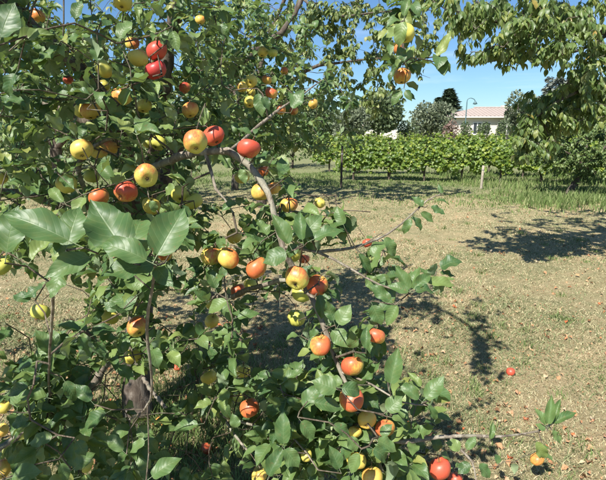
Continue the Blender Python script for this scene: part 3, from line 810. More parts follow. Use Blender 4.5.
apple_list = []     # (centre, radius, u, v, rpx, t, stem tip)
for k, (u, v, rp, bl, ye, cr, pose, label) in enumerate(APPLES):
    true_r = 0.0325 if rp > 6.5 else 0.030
    if rp < 5.2: true_r = 0.027
    rad = true_r * (0.96 + 0.08 * rng.random())
    t = float(np.clip(true_r * FPX / rp, 1.15, 3.3)); 
    if u < 30 and v > 250: t *= 0.95
    if 300 < u < 400 and v > 330: t = min(t, 1.31)          # the lower chain hangs on the near side of the bough
    rad = rp * t / FPX * 1.0
    c = P(u, v, t)
    if pose == 'c':
        ax = norm(norm(c - CAM) * 0.75 + np.array([0, 0, 0.62]) + 0.18 * rng.standard_normal(3))
    else:
        ax = norm(np.array([0, 0, 1.0]) + 0.30 * rng.standard_normal(3) + 0.12 * norm(c - CAM))
    sq = 0.9 + 0.12 * rng.random()
    put_apple(c, rad, ax, bl, ye, cr, label, 'apples hanging in the near apple tree', k, squash=sq)
    apple_list.append((c, rad, u, v, rp, t, c + ax * rad * 1.33 * sq))

# ------------------------------------------------------------------ the apple tree
base = G(138, 414)
base[2] = float(gz(base[0], base[1]))
tree = empty('apple_tree', base)
tag(tree, 'apple tree laden with red and yellow apples filling the left half', 'tree')
tb = float((base - CAM) @ FWD)
S = Skeleton(0.045)
fork = P(138, 268, tb + 0.05)
b0 = base - np.array([0, 0, 0.06])
S.add_limb([b0, P(137, 385, tb - .02), P(141, 335, tb + .02), fork], 0.088, 0.066, 'trunk', 16, 0.06)
S.add_limb([fork, P(132, 215, 2.55), P(124, 150, 2.40), P(104, 100, 2.25), P(68, 60, 2.1), P(20, 18, 1.95), P(-60, -60, 1.9)], 0.060, 0.020, 'branch', 12)            # dark slanting limb
bough = S.add_limb([fork, P(118, 215, 2.35), P(136, 178, 1.95), P(165, 163, 1.66), P(195, 152.5, 1.54), P(228, 152, 1.50), P(247, 165, 1.48), P(262, 182, 1.46), P(275, 215, 1.43), P(282, 247, 1.41),
            P(300, 280, 1.46), P(313, 300, 1.38), P(328, 338, 1.36), P(341, 372, 1.35), P(356, 410, 1.36), P(372, 445, 1.37), P(385, 482, 1.38), P(392, 520, 1.4)], 0.030, 0.0042, 'branch', 10, 0.035, 0.55)
S.add_limb([P(205, 153, 1.52), P(211, 172, 1.50), P(216, 189, 1.48), P(224, 199, 1.47), P(233, 213, 1.46)], 0.0062, 0.003, 'branch', 7)
S.add_limb([fork, P(160, 190, 2.8), P(196, 110, 2.95), P(240, 62, 3.15), P(285, 28, 3.3), P(310, -20, 3.4)], 0.052, 0.012, 'branch', 10)
S.add_limb([fork, P(160, 120, 2.55), P(172, 30, 2.35), P(205, -80, 2.1), P(270, -150, 1.9), P(350, -110, 1.75), P(392, -50, 1.66), P(402, -5, 1.62), P(403, 40, 1.6), P(402, 62, 1.6)], 0.05, 0.004, 'branch', 10)
S.add_limb([P(124, 150, 2.40), P(80, 120, 2.3), P(38, 104, 2.2), P(0, 100, 2.1), P(-50, 110, 2.0)], 0.028, 0.01, 'branch', 9)
S.add_limb([fork, P(106, 210, 2.3), P(88, 195, 2.0), P(78, 165, 1.85), P(98, 143, 1.75), P(115, 138, 1.7)], 0.03, 0.006, 'branch', 9)
S.add_limb([P(104, 208, 2.25), P(60, 205, 2.0), P(20, 192, 1.85), P(-30, 190, 1.7)], 0.022, 0.007, 'branch', 8)
S.add_limb([P(140, 330, tb), P(110, 360, 2.1), P(80, 400, 1.75), P(50, 415, 1.45), P(15, 440, 1.3), P(-40, 470, 1.2)], 0.028, 0.007, 'branch', 9)          # low limb to the front left
S.add_limb([P(50, 415, 1.45), P(49, 372, 1.2), P(52, 320, 0.98), P(55, 275, 0.84), P(68, 250, 0.76)], 0.0032, 0.0028, 'branch', 7)
S.add_limb([P(80, 400, 1.75), P(120, 420, 1.45), P(150, 400, 1.15), P(147, 330, 0.98), P(154, 275, 0.88), P(157, 262, 0.86)], 0.0032, 0.0028, 'branch', 7)
S.add_limb([P(20, 192, 1.85), P(-70, 190, 1.5), np.array([-1.15, .85, 1.4]), np.array([-1.2, .4, 1.45])], 0.012, 0.005, 'branch', 8)  # unseen limb, added to hold the shading leaves left of the viewer
S.add_limb([P(140, 375, tb), P(168, 410, 2.15), P(188, 418, 1.85), P(197, 402, 1.74), P(222, 416, 1.66), P(232, 432, 1.62), P(250, 453, 1.58)], 0.012, 0.004, 'branch', 8, 0.03)   # bent pale branch
S.add_limb([fork, P(170, 275, 2.3), P(215, 297, 1.9), P(252, 288, 1.6), P(286, 279, 1.46), P(300, 281, 1.46)], 0.018, 0.006, 'branch', 8)
S.add_limb([P(282, 247, 1.41), P(318, 252, 1.40), P(350, 268, 1.38), P(380, 285, 1.36), P(408, 290, 1.35), P(428, 280, 1.36)], 0.0045, 0.0018, 'branch', 7)
S.add_limb([P(318, 252, 1.40), P(352, 248, 1.5), P(388, 234, 1.58), P(412, 214, 1.62), P(428, 200, 1.64), P(443, 193, 1.66)], 0.005, 0.0016, 'branch', 6)
S.add_limb([P(228, 152, 1.50), P(252, 132, 1.6), P(276, 112, 1.7), P(300, 96, 1.8), P(322, 80, 1.95)], 0.0065, 0.002, 'branch', 7)
S.add_limb([P(356, 410, 1.36), P(376, 434, 1.33), P(402, 441, 1.31), P(430, 438, 1.30), P(452, 436, 1.30), P(500, 436, 1.31), P(538, 431, 1.33), P(556, 420, 1.34)], 0.0075, 0.0024, 'branch', 8, 0.025)
S.add_limb([P(450, 436.5, 1.30), P(461, 450, 1.28), P(472, 462, 1.27), P(476, 480, 1.26)], 0.0042, 0.002, 'branch', 6, 0.025)
S.add_limb([P(341, 372, 1.35), P(372, 385, 1.28), P(402, 402, 1.22), P(428, 405, 1.2)], 0.0035, 0.002, 'branch', 6)
S.add_limb([P(222, 416, 1.66), P(262, 428, 1.5), P(295, 440, 1.32), P(318, 470, 1.25)], 0.0055, 0.002, 'branch', 6)

LV = Leaves()
TOCAM = lambda p: norm(CAM - p)
def big_leaf(bu, bv, tu, tv, t, face=0.7, dt=0.0, wr=1.0, var=None, rnd=None, under=False, over=False):
    """A leaf one can tell apart: base and tip given where they are seen, t metres away."""
    a, b = P(bu, bv, t), P(tu, tv, t + dt)
    d = b - a; l = float(np.linalg.norm(d))
    n = norm(TOCAM(a) * face + SUN * 0.35 + np.array([0, 0, .35]) + 0.15 * rng.standard_normal(3))
    if under: n = -n
    LV.add(a - norm(d) * l * 0.14, d, n, l / 1.05, wr, var, rnd, hero=2 if over else 1)
    return a
BIG = [(74, 243, 0, 207, .74, .5, -.02, .78, 0, .25), (6, 256, 14, 205, .80, .8, 0, 1.0, 2, .3), (66, 250, 78, 204, .80, .7, .03, 1.0, 2, .35), (128, 256, 92, 204, .80, .8, .05, 1.0, 9, .15), (150, 262, 98, 236, .78, .6, -.02, .95, 1, .35),
 (155, 259, 184, 206, .84, .9, .03, 1.15, 3, .3), (92, 256, 44, 274, .78, .35, -.05, .9, 0, .45), (157, 264, 100, 272, .82, .35, -.04, .9, 2, .15), (157, 262, 206, 254, .85, .15, -.03, .8, 3, .75), (155, 266, 172, 286, .84, .5, -.03, 1.0, 7, .2),
 (60, 268, 54, 300, .80, .6, -.02, .9, 4, .5), (130, 262, 140, 203, .9, .7, .03, 1.0, 6, .4), (30, 262, 52, 232, .86, .6, .02, 1.0, 5, .9),
 (0, 40, 12, 0, 1.0, .8, 0, 1.2, 2, .1), (30, 35, 44, 4, 1.05, .5, 0, .9, 3, .6), (14, 48, 48, 26, 1.05, .5, 0, .8, 5, .85), (75, 20, 80, -2, 1.1, .8, 0, 1, 0, .2), (118, 40, 130, 16, 1.2, .6, 0, 1.1, 1, .6), (98, 62, 96, 42, 1.3, .6, 0, 1.1, 2, .35),
 (16, 72, 2, 96, 1.1, .4, 0, 1, 1, .1), (0, 96, 26, 104, 1.15, .3, 0, .9, 4, .1), (64, 40, 92, 34, 1.2, .4, 0, 1, 7, .4), (70, 96, 56, 92, 1.3, .7, 0, 1.1, 2, .2), (88, 112, 96, 132, 1.4, .7, 0, .8, 3, .5),
 (172, 30, 178, 52, 1.3, .7, 0, .9, 3, .7), (205, 106, 203, 126, 1.35, .4, 0, 1.0, 5, .8), (176, 128, 194, 122, 1.4, .4, 0, .8, 0, .95), (222, 22, 226, 42, 1.8, .5, 0, 1, 1, .3),
 (290, 246, 273, 213, 1.18, .7, 0, .8, 3, .45), (303, 242, 298, 210, 1.16, .8, 0, .85, 5, .3), (312, 240, 345, 224, 1.14, .5, 0, .95, 1, .3), (300, 238, 322, 214, 1.2, .7, 0, 1.0, 2, .5), (288, 252, 262, 262, 1.2, .7, 0, 1.2, 2, .25),
 (344, 226, 336, 206, 1.3, .6, 0, 1, 0, .5), (372, 258, 384, 236, 1.34, .5, 0, .9, 6, .6), (384, 236, 398, 258, 1.32, .6, 0, .9, 1, .5), (358, 252, 372, 274, 1.34, .3, 0, .7, 5, .1), 
 (410, 292, 388, 284, 1.28, .5, 0, .9, 0, .4), (410, 291, 396, 266, 1.3, .5, 0, .8, 3, .5), (410, 290, 418, 264, 1.3, .6, 0, .8, 1, .5), (412, 290, 432, 272, 1.28, .5, 0, .9, 5, .35), (414, 292, 438, 286, 1.26, .2, 0, .9, 6, .05), (425, 282, 457, 283, 1.3, .2, 0, .7, 0, .9),
 (392, 302, 370, 284, 1.3, .5, 0, .8, 7, .3), (372, 304, 382, 326, 1.3, .6, 0, 1.0, 2, .3), (398, 304, 386, 326, 1.3, .4, 0, .9, 3, .7), (338, 326, 350, 304, 1.24, .7, 0, 1.1, 2, .7), (334, 322, 326, 300, 1.3, .4, 0, .9, 4, .1), (366, 350, 366, 326, 1.25, .4, 0, .9, 5, .2),
 (390, 386, 398, 348, 1.12, .7, 0, .85, 3, .4), (384, 380, 357, 366, 1.15, .6, 0, .9, 0, .6), (338, 390, 312, 380, 1.15, .9, 0, 1.2, 2, .5), (424, 400, 444, 376, 1.12, .7, 0, .95, 7, .5), (420, 400, 400, 382, 1.12, .6, 0, .85, 1, .3), (428, 404, 438, 422, 1.12, .5, 0, .8, 5, .2), (386, 412, 402, 396, 1.15, .7, 0, 1.2, 2, .55),
 (356, 408, 343, 396, 1.14, .6, 0, 1.1, 4, .3), (332, 424, 354, 436, 1.2, .6, 0, 1.0, 1, .3), (312, 402, 344, 408, 1.18, .5, 0, .8, 0, .25), (348, 436, 358, 452, 1.2, .7, 0, 1.1, 2, .6), (372, 448, 394, 462, 1.2, .5, 0, .9, 6, .1), (376, 440, 398, 450, 1.22, .5, 0, 1.1, 2, .5), (340, 470, 330, 446, 1.2, .6, 0, 1, 3, .2),
 (284, 446, 282, 411, 1.22, .8, 0, .85, 0, .3), (284, 448, 300, 468, 1.2, .6, 0, 1, 2, .4), (286, 398, 304, 410, 1.3, .7, 0, 1, 1, .4), (302, 408, 320, 384, 1.2, .8, 0, .9, 2, .35), (270, 372, 297, 379, 1.35, .6, 0, .8, 3, .8), (268, 478, 282, 446, 1.2, .7, 0, .9, 5, .15), (300, 420, 316, 440, 1.2, .6, 0, 1, 0, .4), 
 (200, 424, 171, 428, 1.4, .6, 0, .8, 0, .4), (150, 478, 178, 456, 1.05, .7, 0, 1, 1, .4), (238, 428, 232, 414, 1.45, .6, 0, 1.2, 2, .5), (212, 352, 222, 330, 1.5, .6, 0, .9, 7, .6), (230, 334, 217, 306, 1.35, .7, 0, .9, 3, .85), (236, 318, 260, 310, 1.4, .5, 0, .9, 1, .4), (216, 290, 208, 266, 1.4, .6, 0, .9, 0, .2), (224, 278, 222, 266, 1.4, .7, 0, 1.2, 2, .3),
 (54, 436, 27, 443, 1.15, .7, 0, .85, 2, .7), (44, 446, 40, 468, 1.15, .6, 0, .9, 0, .5), (60, 462, 68, 482, 1.1, .8, 0, .9, 3, .5), (108, 412, 80, 428, 1.2, .5, 0, .9, 0, .1), (124, 452, 106, 434, 1.2, .6, 0, 1, 1, .6), (146, 440, 128, 452, 1.15, .5, 0, 1, 2, .6), (10, 478, 40, 470, 1.0, .6, 0, 1.1, 2, .4), (76, 440, 86, 456, 1.15, .6, 0, 1.1, 2, .3),
 (34, 362, 12, 370, 1.15, .6, 0, 1.1, 2, .1), (30, 386, 4, 394, 1.12, .5, 0, .9, 0, .05), (64, 380, 78, 402, 1.2, .5, 0, 1, 1, .15), (28, 420, 10, 424, 1.15, .8, 0, 1.2, 2, .15), (92, 402, 76, 384, 1.2, .5, 0, 1, 7, .1), (128, 372, 143, 368, 1.5, .8, 0, 1.2, 2, .7), (128, 372, 122, 388, 1.5, .8, 0, 1, 1, .6), (122, 310, 136, 296, 1.3, .8, 0, 1.2, 2, .3), (118, 312, 104, 302, 1.3, .8, 0, 1.1, 7, .3),
 (80, 330, 56, 322, 1.2, .5, 0, .8, 0, .3), (90, 330, 116, 328, 1.25, .6, 0, .9, 1, .2), (32, 300, 12, 294, 1.1, .6, 0, 1, 2, .05), (44, 284, 24, 300, 1.1, .5, 0, .9, 4, .05),
 (548, 426, 552, 396, 1.32, .5, 0, .6, 3, .6), (546, 426, 537, 408, 1.32, .7, 0, .8, 0, .7), (550, 424, 578, 410, 1.33, .2, 0, .5, 0, .3), (552, 426, 560, 398, 1.34, .4, 0, .5, 5, .5), (546, 430, 536, 424, 1.32, .6, 0, 1, 2, .6), (542, 444, 546, 462, 1.33, .6, 0, .8, 1, .2), (552, 430, 562, 444, 1.34, .6, 0, .9, 7, .6),
 (462, 448, 446, 442, 1.28, .7, 0, 1.2, 2, .85), (466, 450, 476, 436, 1.28, .7, 0, .9, 0, .5), (470, 462, 458, 474, 1.27, .8, 0, 1.1, 4, .05), (478, 464, 492, 478, 1.26, .7, 0, 1, 2, .3), (490, 440, 494, 422, 1.3, .5, 0, .7, 5, .5),
 (443, 194, 438, 184, 1.62, .7, 0, .8, 0, .3), (436, 200, 452, 202, 1.62, .5, 0, .7, 1, .3), (430, 206, 446, 214, 1.62, .5, 0, .9, 7, .2), (424, 206, 412, 196, 1.62, .5, 0, .9, 2, .4), (420, 212, 434, 222, 1.62, .5, 0, .9, 3, .4), (412, 218, 402, 234, 1.6, .5, 0, .9, 1, .4), (410, 216, 424, 230, 1.62, .3, 0, .8, 5, .1),
 (403, 60, 386, 64, 1.6, .3, 0, .9, 4, .1), (403, 58, 414, 46, 1.6, .6, 0, .8, 3, .4), (402, 58, 392, 50, 1.58, .6, 0, .8, 0, .4), (404, 60, 420, 66, 1.6, .5, 0, 1.1, 2, .2), (402, 62, 386, 82, 1.58, .3, 0, .7, 5, .05), (404, 10, 420, 16, 1.62, .5, 0, .9, 2, .1), (402, 8, 388, 16, 1.62, .5, 0, .9, 1, .1), (405, 4, 412, -8, 1.62, .6, 0, .8, 3, .3), (398, 16, 380, 18, 1.62, .3, 0, .7, 0, .1), (406, 18, 418, 4, 1.62, .5, 0, .7, 7, .1),
 (436, 58, 452, 32, 1.5, .6, 0, .6, 4, .95), (440, 58, 452, 72, 1.5, .5, 0, .7, 0, .6), (292, 110, 303, 88, 1.65, .6, 0, .9, 2, .35), (258, 92, 262, 116, 1.7, .7, 0, .9, 2, .4)]
spurs = []
for q in BIG:
    a = big_leaf(*q[:5], face=q[5], dt=q[6], wr=q[7], var=q[8], rnd=q[9])
    i = len(LV.L) - 1
    spurs.append(('leaf', LV.pos[i]))

for q in ((404, 20, 397, 46, 1.36), (402, 24, 386, 40, 1.40), (405, 62, 397, 46, 1.40), (404, 62, 414, 44, 1.42), (130, 88, 119, 106, 1.32), (340, 388, 366, 391, 1.14), (74, 468, 92, 452, 1.2), (536, 440, 546, 462, 1.26),
          (300, 246, 282, 256, 1.2), (228, 300, 206, 312, 1.3), (60, 176, 74, 190, 1.35), (150, 200, 158, 214, 1.25), (240, 168, 246, 184, 1.35), (360, 452, 350, 474, 1.2), (380, 436, 392, 424, 1.25), (262, 96, 270, 110, 1.6)):
    big_leaf(*q, face=.6, rnd=rng.random(), over=True); spurs.append(('leaf', LV.pos[-1]))

# spurs of leaves spread through the crown: how thickly, in cells of 30 photo pixels (rows from the top)
GRID = ["88877665421000000000", "77777766432000000000", "67777776432000000000", "77777777542100000000", "77777777764200000000", "76676632542000000000", "66665520443100000000",
        "66666624455410000000", "55555433445310000000", "34355333344322000000", "23344224334443000000", "34444334344444100000", "55533344455543100000", "66632344455543100000",
        "66643443455532000000", "66654434555442200000"]
def depth_range(c, r):
    if r <= 4:
        if c <= 5: return 1.25, 2.9
        if c <= 7: return 1.7, 3.4
        return 2.7, 4.0
    if c >= 9: return 1.28, 1.75
    if r <= 8: return (1.30, 2.4) if c < 6 else (1.4, 2.0)
    if c <= 4: return 1.2, 1.9
    return 1.32, 1.95
GAPS = [(216, 184, 24, 24), (22, 300, 26, 30), (68, 300, 18, 22), (172, 308, 22, 24), (280, 306, 30, 14), (330, 258, 22, 14), (355, 300, 14, 14), (175, 385, 26, 22), (150, 395, 24, 30), (200, 445, 36, 30), (270, 345, 26, 24), (340, 190, 24, 20),
        (225, 225, 14, 12), (60, 150, 14, 10), (66, 16, 16, 12), (165, 62, 18, 10), (112, 8, 12, 10), (20, 345, 18, 14), (110, 385, 24, 22), (40, 210, 16, 10), (385, 210, 40, 30), (430, 330, 60, 50)]
def in_gap(u, v):
    return any(((u - a) / w) ** 2 + ((v - b) / h_) ** 2 < 1 for a, b, w, h_ in GAPS)
for r_, row in enumerate(GRID):
    for c_, ch in enumerate(row):
        dn = int(ch)
        if not dn: continue
        t0, t1 = depth_range(c_, r_)
        tm = 0.5 * (t0 + t1)
        m = rng.poisson(dn * 0.60 * (tm / 1.45) ** 1.7)
        for _ in range(m):
            u, v, t = c_ * 30.3 + rng.random() * 30, r_ * 30 + rng.random() * 30, t0 + (t1 - t0) * rng.random()
            if in_gap(u, v) and rng.random() < 0.93: continue
            p = P(u, v, t)
            if p[2] > 0.12: spurs.append(('spur', p))
# the crown goes on past the picture's left and top edges
for _ in range(330):
    u, v, t = rng.uniform(-330, 260), rng.uniform(-330, 400), rng.uniform(1.3, 3.4)
    if u > -8 and v > -8: continue
    p = P(u, v, t)
    if 0.4 < p[2] < 3.1 and np.linalg.norm((p - fork) * np.array([1, 1, .8])) < 1.75: spurs.append(('spur', p))
# and round its far side
for _ in range(260):
    d = rand_dir() * np.array([1.3, 1.2, 1.0]) * (0.5 + 0.5 * rng.random()); p = fork + np.array([-0.05, .45, 0.75]) + d
    u, v, t = proj(p)
    if p[2] > 0.7 and t > 2.3 and not (in_gap(u, v)) and u < 300: spurs.append(('spur', p))
for (u, v, t) in ((403, 2, 1.62), (396, 14, 1.64), (410, 14, 1.6), (403, 26, 1.66), (394, 30, 1.62), (412, 32, 1.64), (402, 58, 1.62), (408, 64, 1.6), (395, 66, 1.63), (404, 88, 1.62), (400, -14, 1.64), (386, -20, 1.66), (372, -34, 1.7), (440, 56, 1.52)):
    spurs.append(('spur', P(u, v, t)))
for (u0, v0, u1, v1, n, t0, t1) in ((270, 380, 410, 480, 34, 1.3, 1.6), (0, 340, 135, 480, 62, 1.25, 1.9), (170, 330, 300, 480, 26, 1.5, 2.0), (100, 290, 180, 400, 14, 1.5, 2.2), (285, 205, 350, 250, 8, 1.3, 1.5), (60, 200, 200, 300, 16, 1.2, 1.9), (400, 268, 445, 300, 2, 1.34, 1.4), (350, 300, 400, 350, 7, 1.35, 1.6), (280, 192, 345, 218, 6, 1.7, 2.1)):
    for _ in range(n): spurs.append(('spur', P(rng.uniform(u0, u1), rng.uniform(v0, v1), rng.uniform(t0, t1))))
for _ in range(95):          # along the limb that arches out overhead: unseen leaves added for its dappled shadow
    k = rng.random(); spurs.append(('spur', P(205 + 190 * k + rng.normal(0, 34), -75 - 80 * math.sin(k * 3.1) + 50 * k * k + rng.normal(0, 26), 2.1 - .42 * k + rng.normal(0, .12))))
for _ in range(150):         # unseen leaves added up and left, sunward, to darken the crown's interior
    p = np.array([-1.15, 1.55, 2.35]) + rand_dir() * np.array([.75, .65, .42]) * rng.random() ** .4
    u, v, t = proj(p)
    if u < -20 or v < -20: spurs.append(('spur', p))
for _ in range(80):          # unseen crown side added left of the viewer, shading the lower left leaves
    p = np.array([-1.2, .62, 1.42]) + rand_dir() * np.array([.5, .55, .38]) * rng.random() ** .4
    if proj(p)[0] < -25 or p[1] < 0.1: spurs.append(('spur', p))
for a in apple_list: spurs.append(('apple', a[6]))
AP = np.array([(a[2], a[3], a[4], a[5], a[1]) for a in apple_list])
def behind_fruit(q):
    # a twig that would cross an apple passes behind it
    u, v, t = proj(q); u, v, t = float(u), float(v), float(t)
    h_ = (np.hypot(u - AP[:, 0], v - AP[:, 1]) < AP[:, 2] * 1.02) & (t < AP[:, 3] + AP[:, 4])
    if h_.any():
        tt = (AP[h_, 3] + AP[h_, 4] * 1.25).max()
        if tt - t < 0.35: return P(u, v, tt)
    return q
S.hook = behind_fruit
chains = S.grow([p for _, p in spurs], 0.05, 0.006, 0.0011)

def spur_leaf(p, axis, k, n, size):
    ga = k * 2.39996 + rng.random() * 0.6
    e1 = norm(np.cross(axis, [0.3, 0.1, 0.95])); e2 = np.cross(axis, e1)
    el = 0.25 + 0.55 * rng.random()
    d = norm(axis * el + (math.cos(ga) * e1 + math.sin(ga) * e2) + np.array([0, 0, -0.05 - 0.25 * rng.random()]))
    nn = np.array([0, 0, 0.75]) + SUN * 0.55 + axis * 0.25 + 0.55 * rand_dir()
    LV.add(p, d, nn, size * (0.7 + 0.45 * rng.random()), 0.85 + 0.3 * rng.random())
for (kind, p), (path, ids, j) in zip(spurs, chains):
    seg = path[-1] - path[max(0, len(path) - 3)]
    axis = norm(norm(seg) + np.array([0, 0, 0.25]) + 0.25 * rand_dir())
    if kind == 'spur':
        nn = int(rng.integers(6, 11))
        for k in range(nn): spur_leaf(p - axis * 0.012 * k * (rng.random() < .7), axis, k, nn, 0.064)
    elif kind == 'apple':
        for k in range(3): spur_leaf(p, axis, k, 3, 0.055)
    if len(path) > 3:
        for i in range(2, len(path) - 1, 2):
            if rng.random() < 0.75: spur_leaf(path[i], norm(path[i] - path[i - 1]), i, 1, 0.058)
LV.freeze()
# keep the fruit, the arched bough and the openings in the crown in sight
mid = LV.pos + LV.rot[:, :, 1] * (LV.L * 0.7)[:, None]; tipp = LV.pos + LV.rot[:, :, 1] * (LV.L * 1.15)[:, None]; q1 = LV.pos + LV.rot[:, :, 1] * (LV.L * 0.4)[:, None]
keep = np.ones(len(LV.L), bool)
samp = [proj(q) for q in (q1, mid, tipp, mid + LV.rot[:, :, 0] * (LV.L * .25)[:, None], mid - LV.rot[:, :, 0] * (LV.L * .25)[:, None])]
A = np.array([(a[2], a[3], a[4], a[5]) for a in apple_list])
allp = np.stack([LV.world(i, (T_APPLE_LO[int(LV.var[i]) % len(T_APPLE_LO)][0][:40],)) for i in range(len(LV.L))])
fu, fv, ft = proj(allp.reshape(-1, 3)); fu, fv, ft = (q.reshape(len(LV.L), -1) for q in (fu, fv, ft))
for au, av, ar, at_ in A:
    near_a = np.hypot(fu - au, fv - av); fr = ft < at_ + 0.01
    hits = ((near_a < ar * 0.80) & fr).sum(1)
    keep &= ~((LV.hero == 0) & (hits > 0)) & ~((LV.hero == 1) & (((near_a < ar * 0.5) & fr).sum(1) > 0))
for (u, v, t) in samp:
    keep &= (t > 0.6) | (u < -20)
bu, bv, bt = proj(bough); show = ((bu > 160) & (bu < 284) & (bv < 250)) | ((bv > 296) & (bv < 385))
for (u, v, t) in samp:
    for a, b, c in zip(bu[show], bv[show], bt[show]):
        keep &= ~((np.hypot(u - a, v - b) < 5) & (t < c + 0.02) & (LV.hero == 0))
    g = np.zeros(len(u), bool)
    for a, b, w, h_ in GAPS: g |= ((u - a) / (w * .8)) ** 2 + ((v - b) / (h_ * .8)) ** 2 < 1
    keep &= ~(g & (LV.hero == 0) & (rng.random(len(u)) < 0.75))
for (u, v, t) in samp:   # nothing may stray over the open lawn and sky on the right
    keep &= ~((LV.hero == 0) & (t < 2.6) & (u > 300) & (v < 205) & ~((u > 362) & (u < 456) & (v < 112)))
    keep &= (LV.hero > 0) | (mid[:, 2] > 0.08)
LV.keep(keep)
print('apple leaves', len(LV.L))
S.build_limbs(tree, M['apple_bark'], old=M['dark_bark'])
tw = link(bpy.data.objects.new('twigs', S.twig_mesh('twigs', M['twig'], 0.0005, 5, 0.008)), tree); tag(tw, kind='stuff')
top = most_visible(LV, T_APPLE_LO, 300)
leaf_objects(tree, LV, top, T_APPLE_HI, M['apple_leaf'])
rest = np.setdiff1d(np.arange(len(LV.L)), top)
fo = link(bpy.data.objects.new('foliage', LV.mesh('foliage', T_APPLE_LO, M['apple_leaf'], rest)), tree); tag(fo, kind='stuff')

# ------------------------------------------------------------------ windfall apples
FALLEN = [(511, 366, .95, .6, .6, 'red windfall apple lying alone on the open lawn'), (177, 363, .8, .8, .4, 'small red windfall apple in shade right of the trunk'),
          (160, 416, .5, .9, .1, 'brownish orange windfall apple at the foot of the trunk'), (201, 474, .8, .8, .3, 'orange red windfall apple near the bottom edge, right of the trunk'),
          (206, 444, .9, .7, .4, 'red windfall apple among litter under the bent pale branch'), (212, 466, .1, .7, .2, 'pale yellow windfall apple beside the orange red one by the bottom edge'),
          (80, 402, .7, .85, .2, 'orange windfall apple seen between low leaves left of the trunk'), (520, 372, .35, .9, .1, 'ochre windfall apple just right of the red one on the lawn')]
for k, (u, v, bl, ye, cr, label) in enumerate(FALLEN[:7]):
    g = G(u, v, 0.02); rad = 0.030 if k != 1 else 0.026
    g[2] = float(gz(g[0], g[1])) + rad * 0.86
    put_apple(g, rad, norm([rng.normal(0, .8), rng.normal(0, .8), .5]), bl, ye, cr, label, 'windfall apples on the grass', k, sunny=(0, -.6, .8))

# ------------------------------------------------------------------ trees behind
def shoot_leaves(LVx, path, size, nper, droop=1.0, spread=1.0):
    for i in range(1, len(path)):
        for _ in range(nper):
            ax = norm(path[i] - path[i - 1]); s = rand_dir()
            d = norm(np.array([s[0], s[1], 0]) * spread * 0.8 + ax * 0.3 + np.array([0, 0, -droop * (0.6 + 0.7 * rng.random())]))
            nn = np.array([s[0], s[1], 0.5]) + SUN * 0.5 + 0.4 * rand_dir()
            LVx.add(path[i] + 0.02 * rand_dir(), d, nn, size * (0.7 + 0.5 * rng.random()), 0.85 + 0.3 * rng.random())

def guided_tree(name, label, basep, limbs, regions, extra, leaf_T, leaf_m, size, nper, droop, hero_T=None, heroes=0, step=0.1, twig_scale=0.0016, guard=None, shoot=0.28, bark='dark_bark', trunk_r=0.11):
    root = empty(name, basep); tag(root, label, 'tree')
    s = Skeleton(step)
    for q in limbs: s.add_limb(*q)
    anch = []
    for (u0, v0, u1, v1, n, t0, t1) in regions:
        for _ in range(n):
            anch.append(P(rng.uniform(u0, u1), rng.uniform(v0, v1), rng.uniform(t0, t1)))
    anch += extra
    ch = s.grow(anch, 0.08, 0.01, 0.002)
    lv = Leaves()
    for path, ids, j in ch:
        end = path[-1]; dirv = norm(norm(path[-1] - path[max(0, len(path) - 3)]) + 0.5 * rand_dir() + np.array([0, 0, -.25]))
        n = 4; sh = np.array([end - dirv * shoot * (1 - k / n) + np.array([0, 0, 0.02 * math.sin(k)]) for k in range(n + 1)])
        shoot_leaves(lv, sh, size, nper, droop)
    lv.freeze()
    if guard is not None:
        u, v, t = proj(lv.pos + lv.rot[:, :, 1] * (lv.L * .6)[:, None]); lv.keep(guard(u, v, t))
    s.build_limbs(root, M[bark])
    tw = link(bpy.data.objects.new('twigs', s.twig_mesh('twigs', M[bark], twig_scale, 4, 0.03)), root); tag(tw, kind='stuff')
    idx = np.arange(len(lv.L))
    if heroes:
        tp = most_visible(lv, leaf_T, heroes); leaf_objects(root, lv, tp, hero_T, leaf_m); idx = np.setdiff1d(idx, tp)
        fo = link(bpy.data.objects.new('foliage', lv.mesh('foliage', leaf_T, leaf_m, idx)), root); tag(fo, kind='stuff')
    else:
        link(bpy.data.objects.new('crown', lv.mesh('crown', leaf_T, leaf_m, idx)), root)
    print(name, len(lv.L))
    return root

def ell(c, rad, n, shell=0.5, zmin=0.0, reject=None):
    o = []
    while len(o) < n:
        d = rand_dir() * (shell + (1 - shell) * rng.random())
        p = np.asarray(c) + d * np.asarray(rad)
        if p[2] < zmin: continue
        if reject is not None:
            u, v, t = proj(p)
            if reject(u, v, t): o.append(None); continue
        o.append(p)
    return [p for p in o if p is not None]

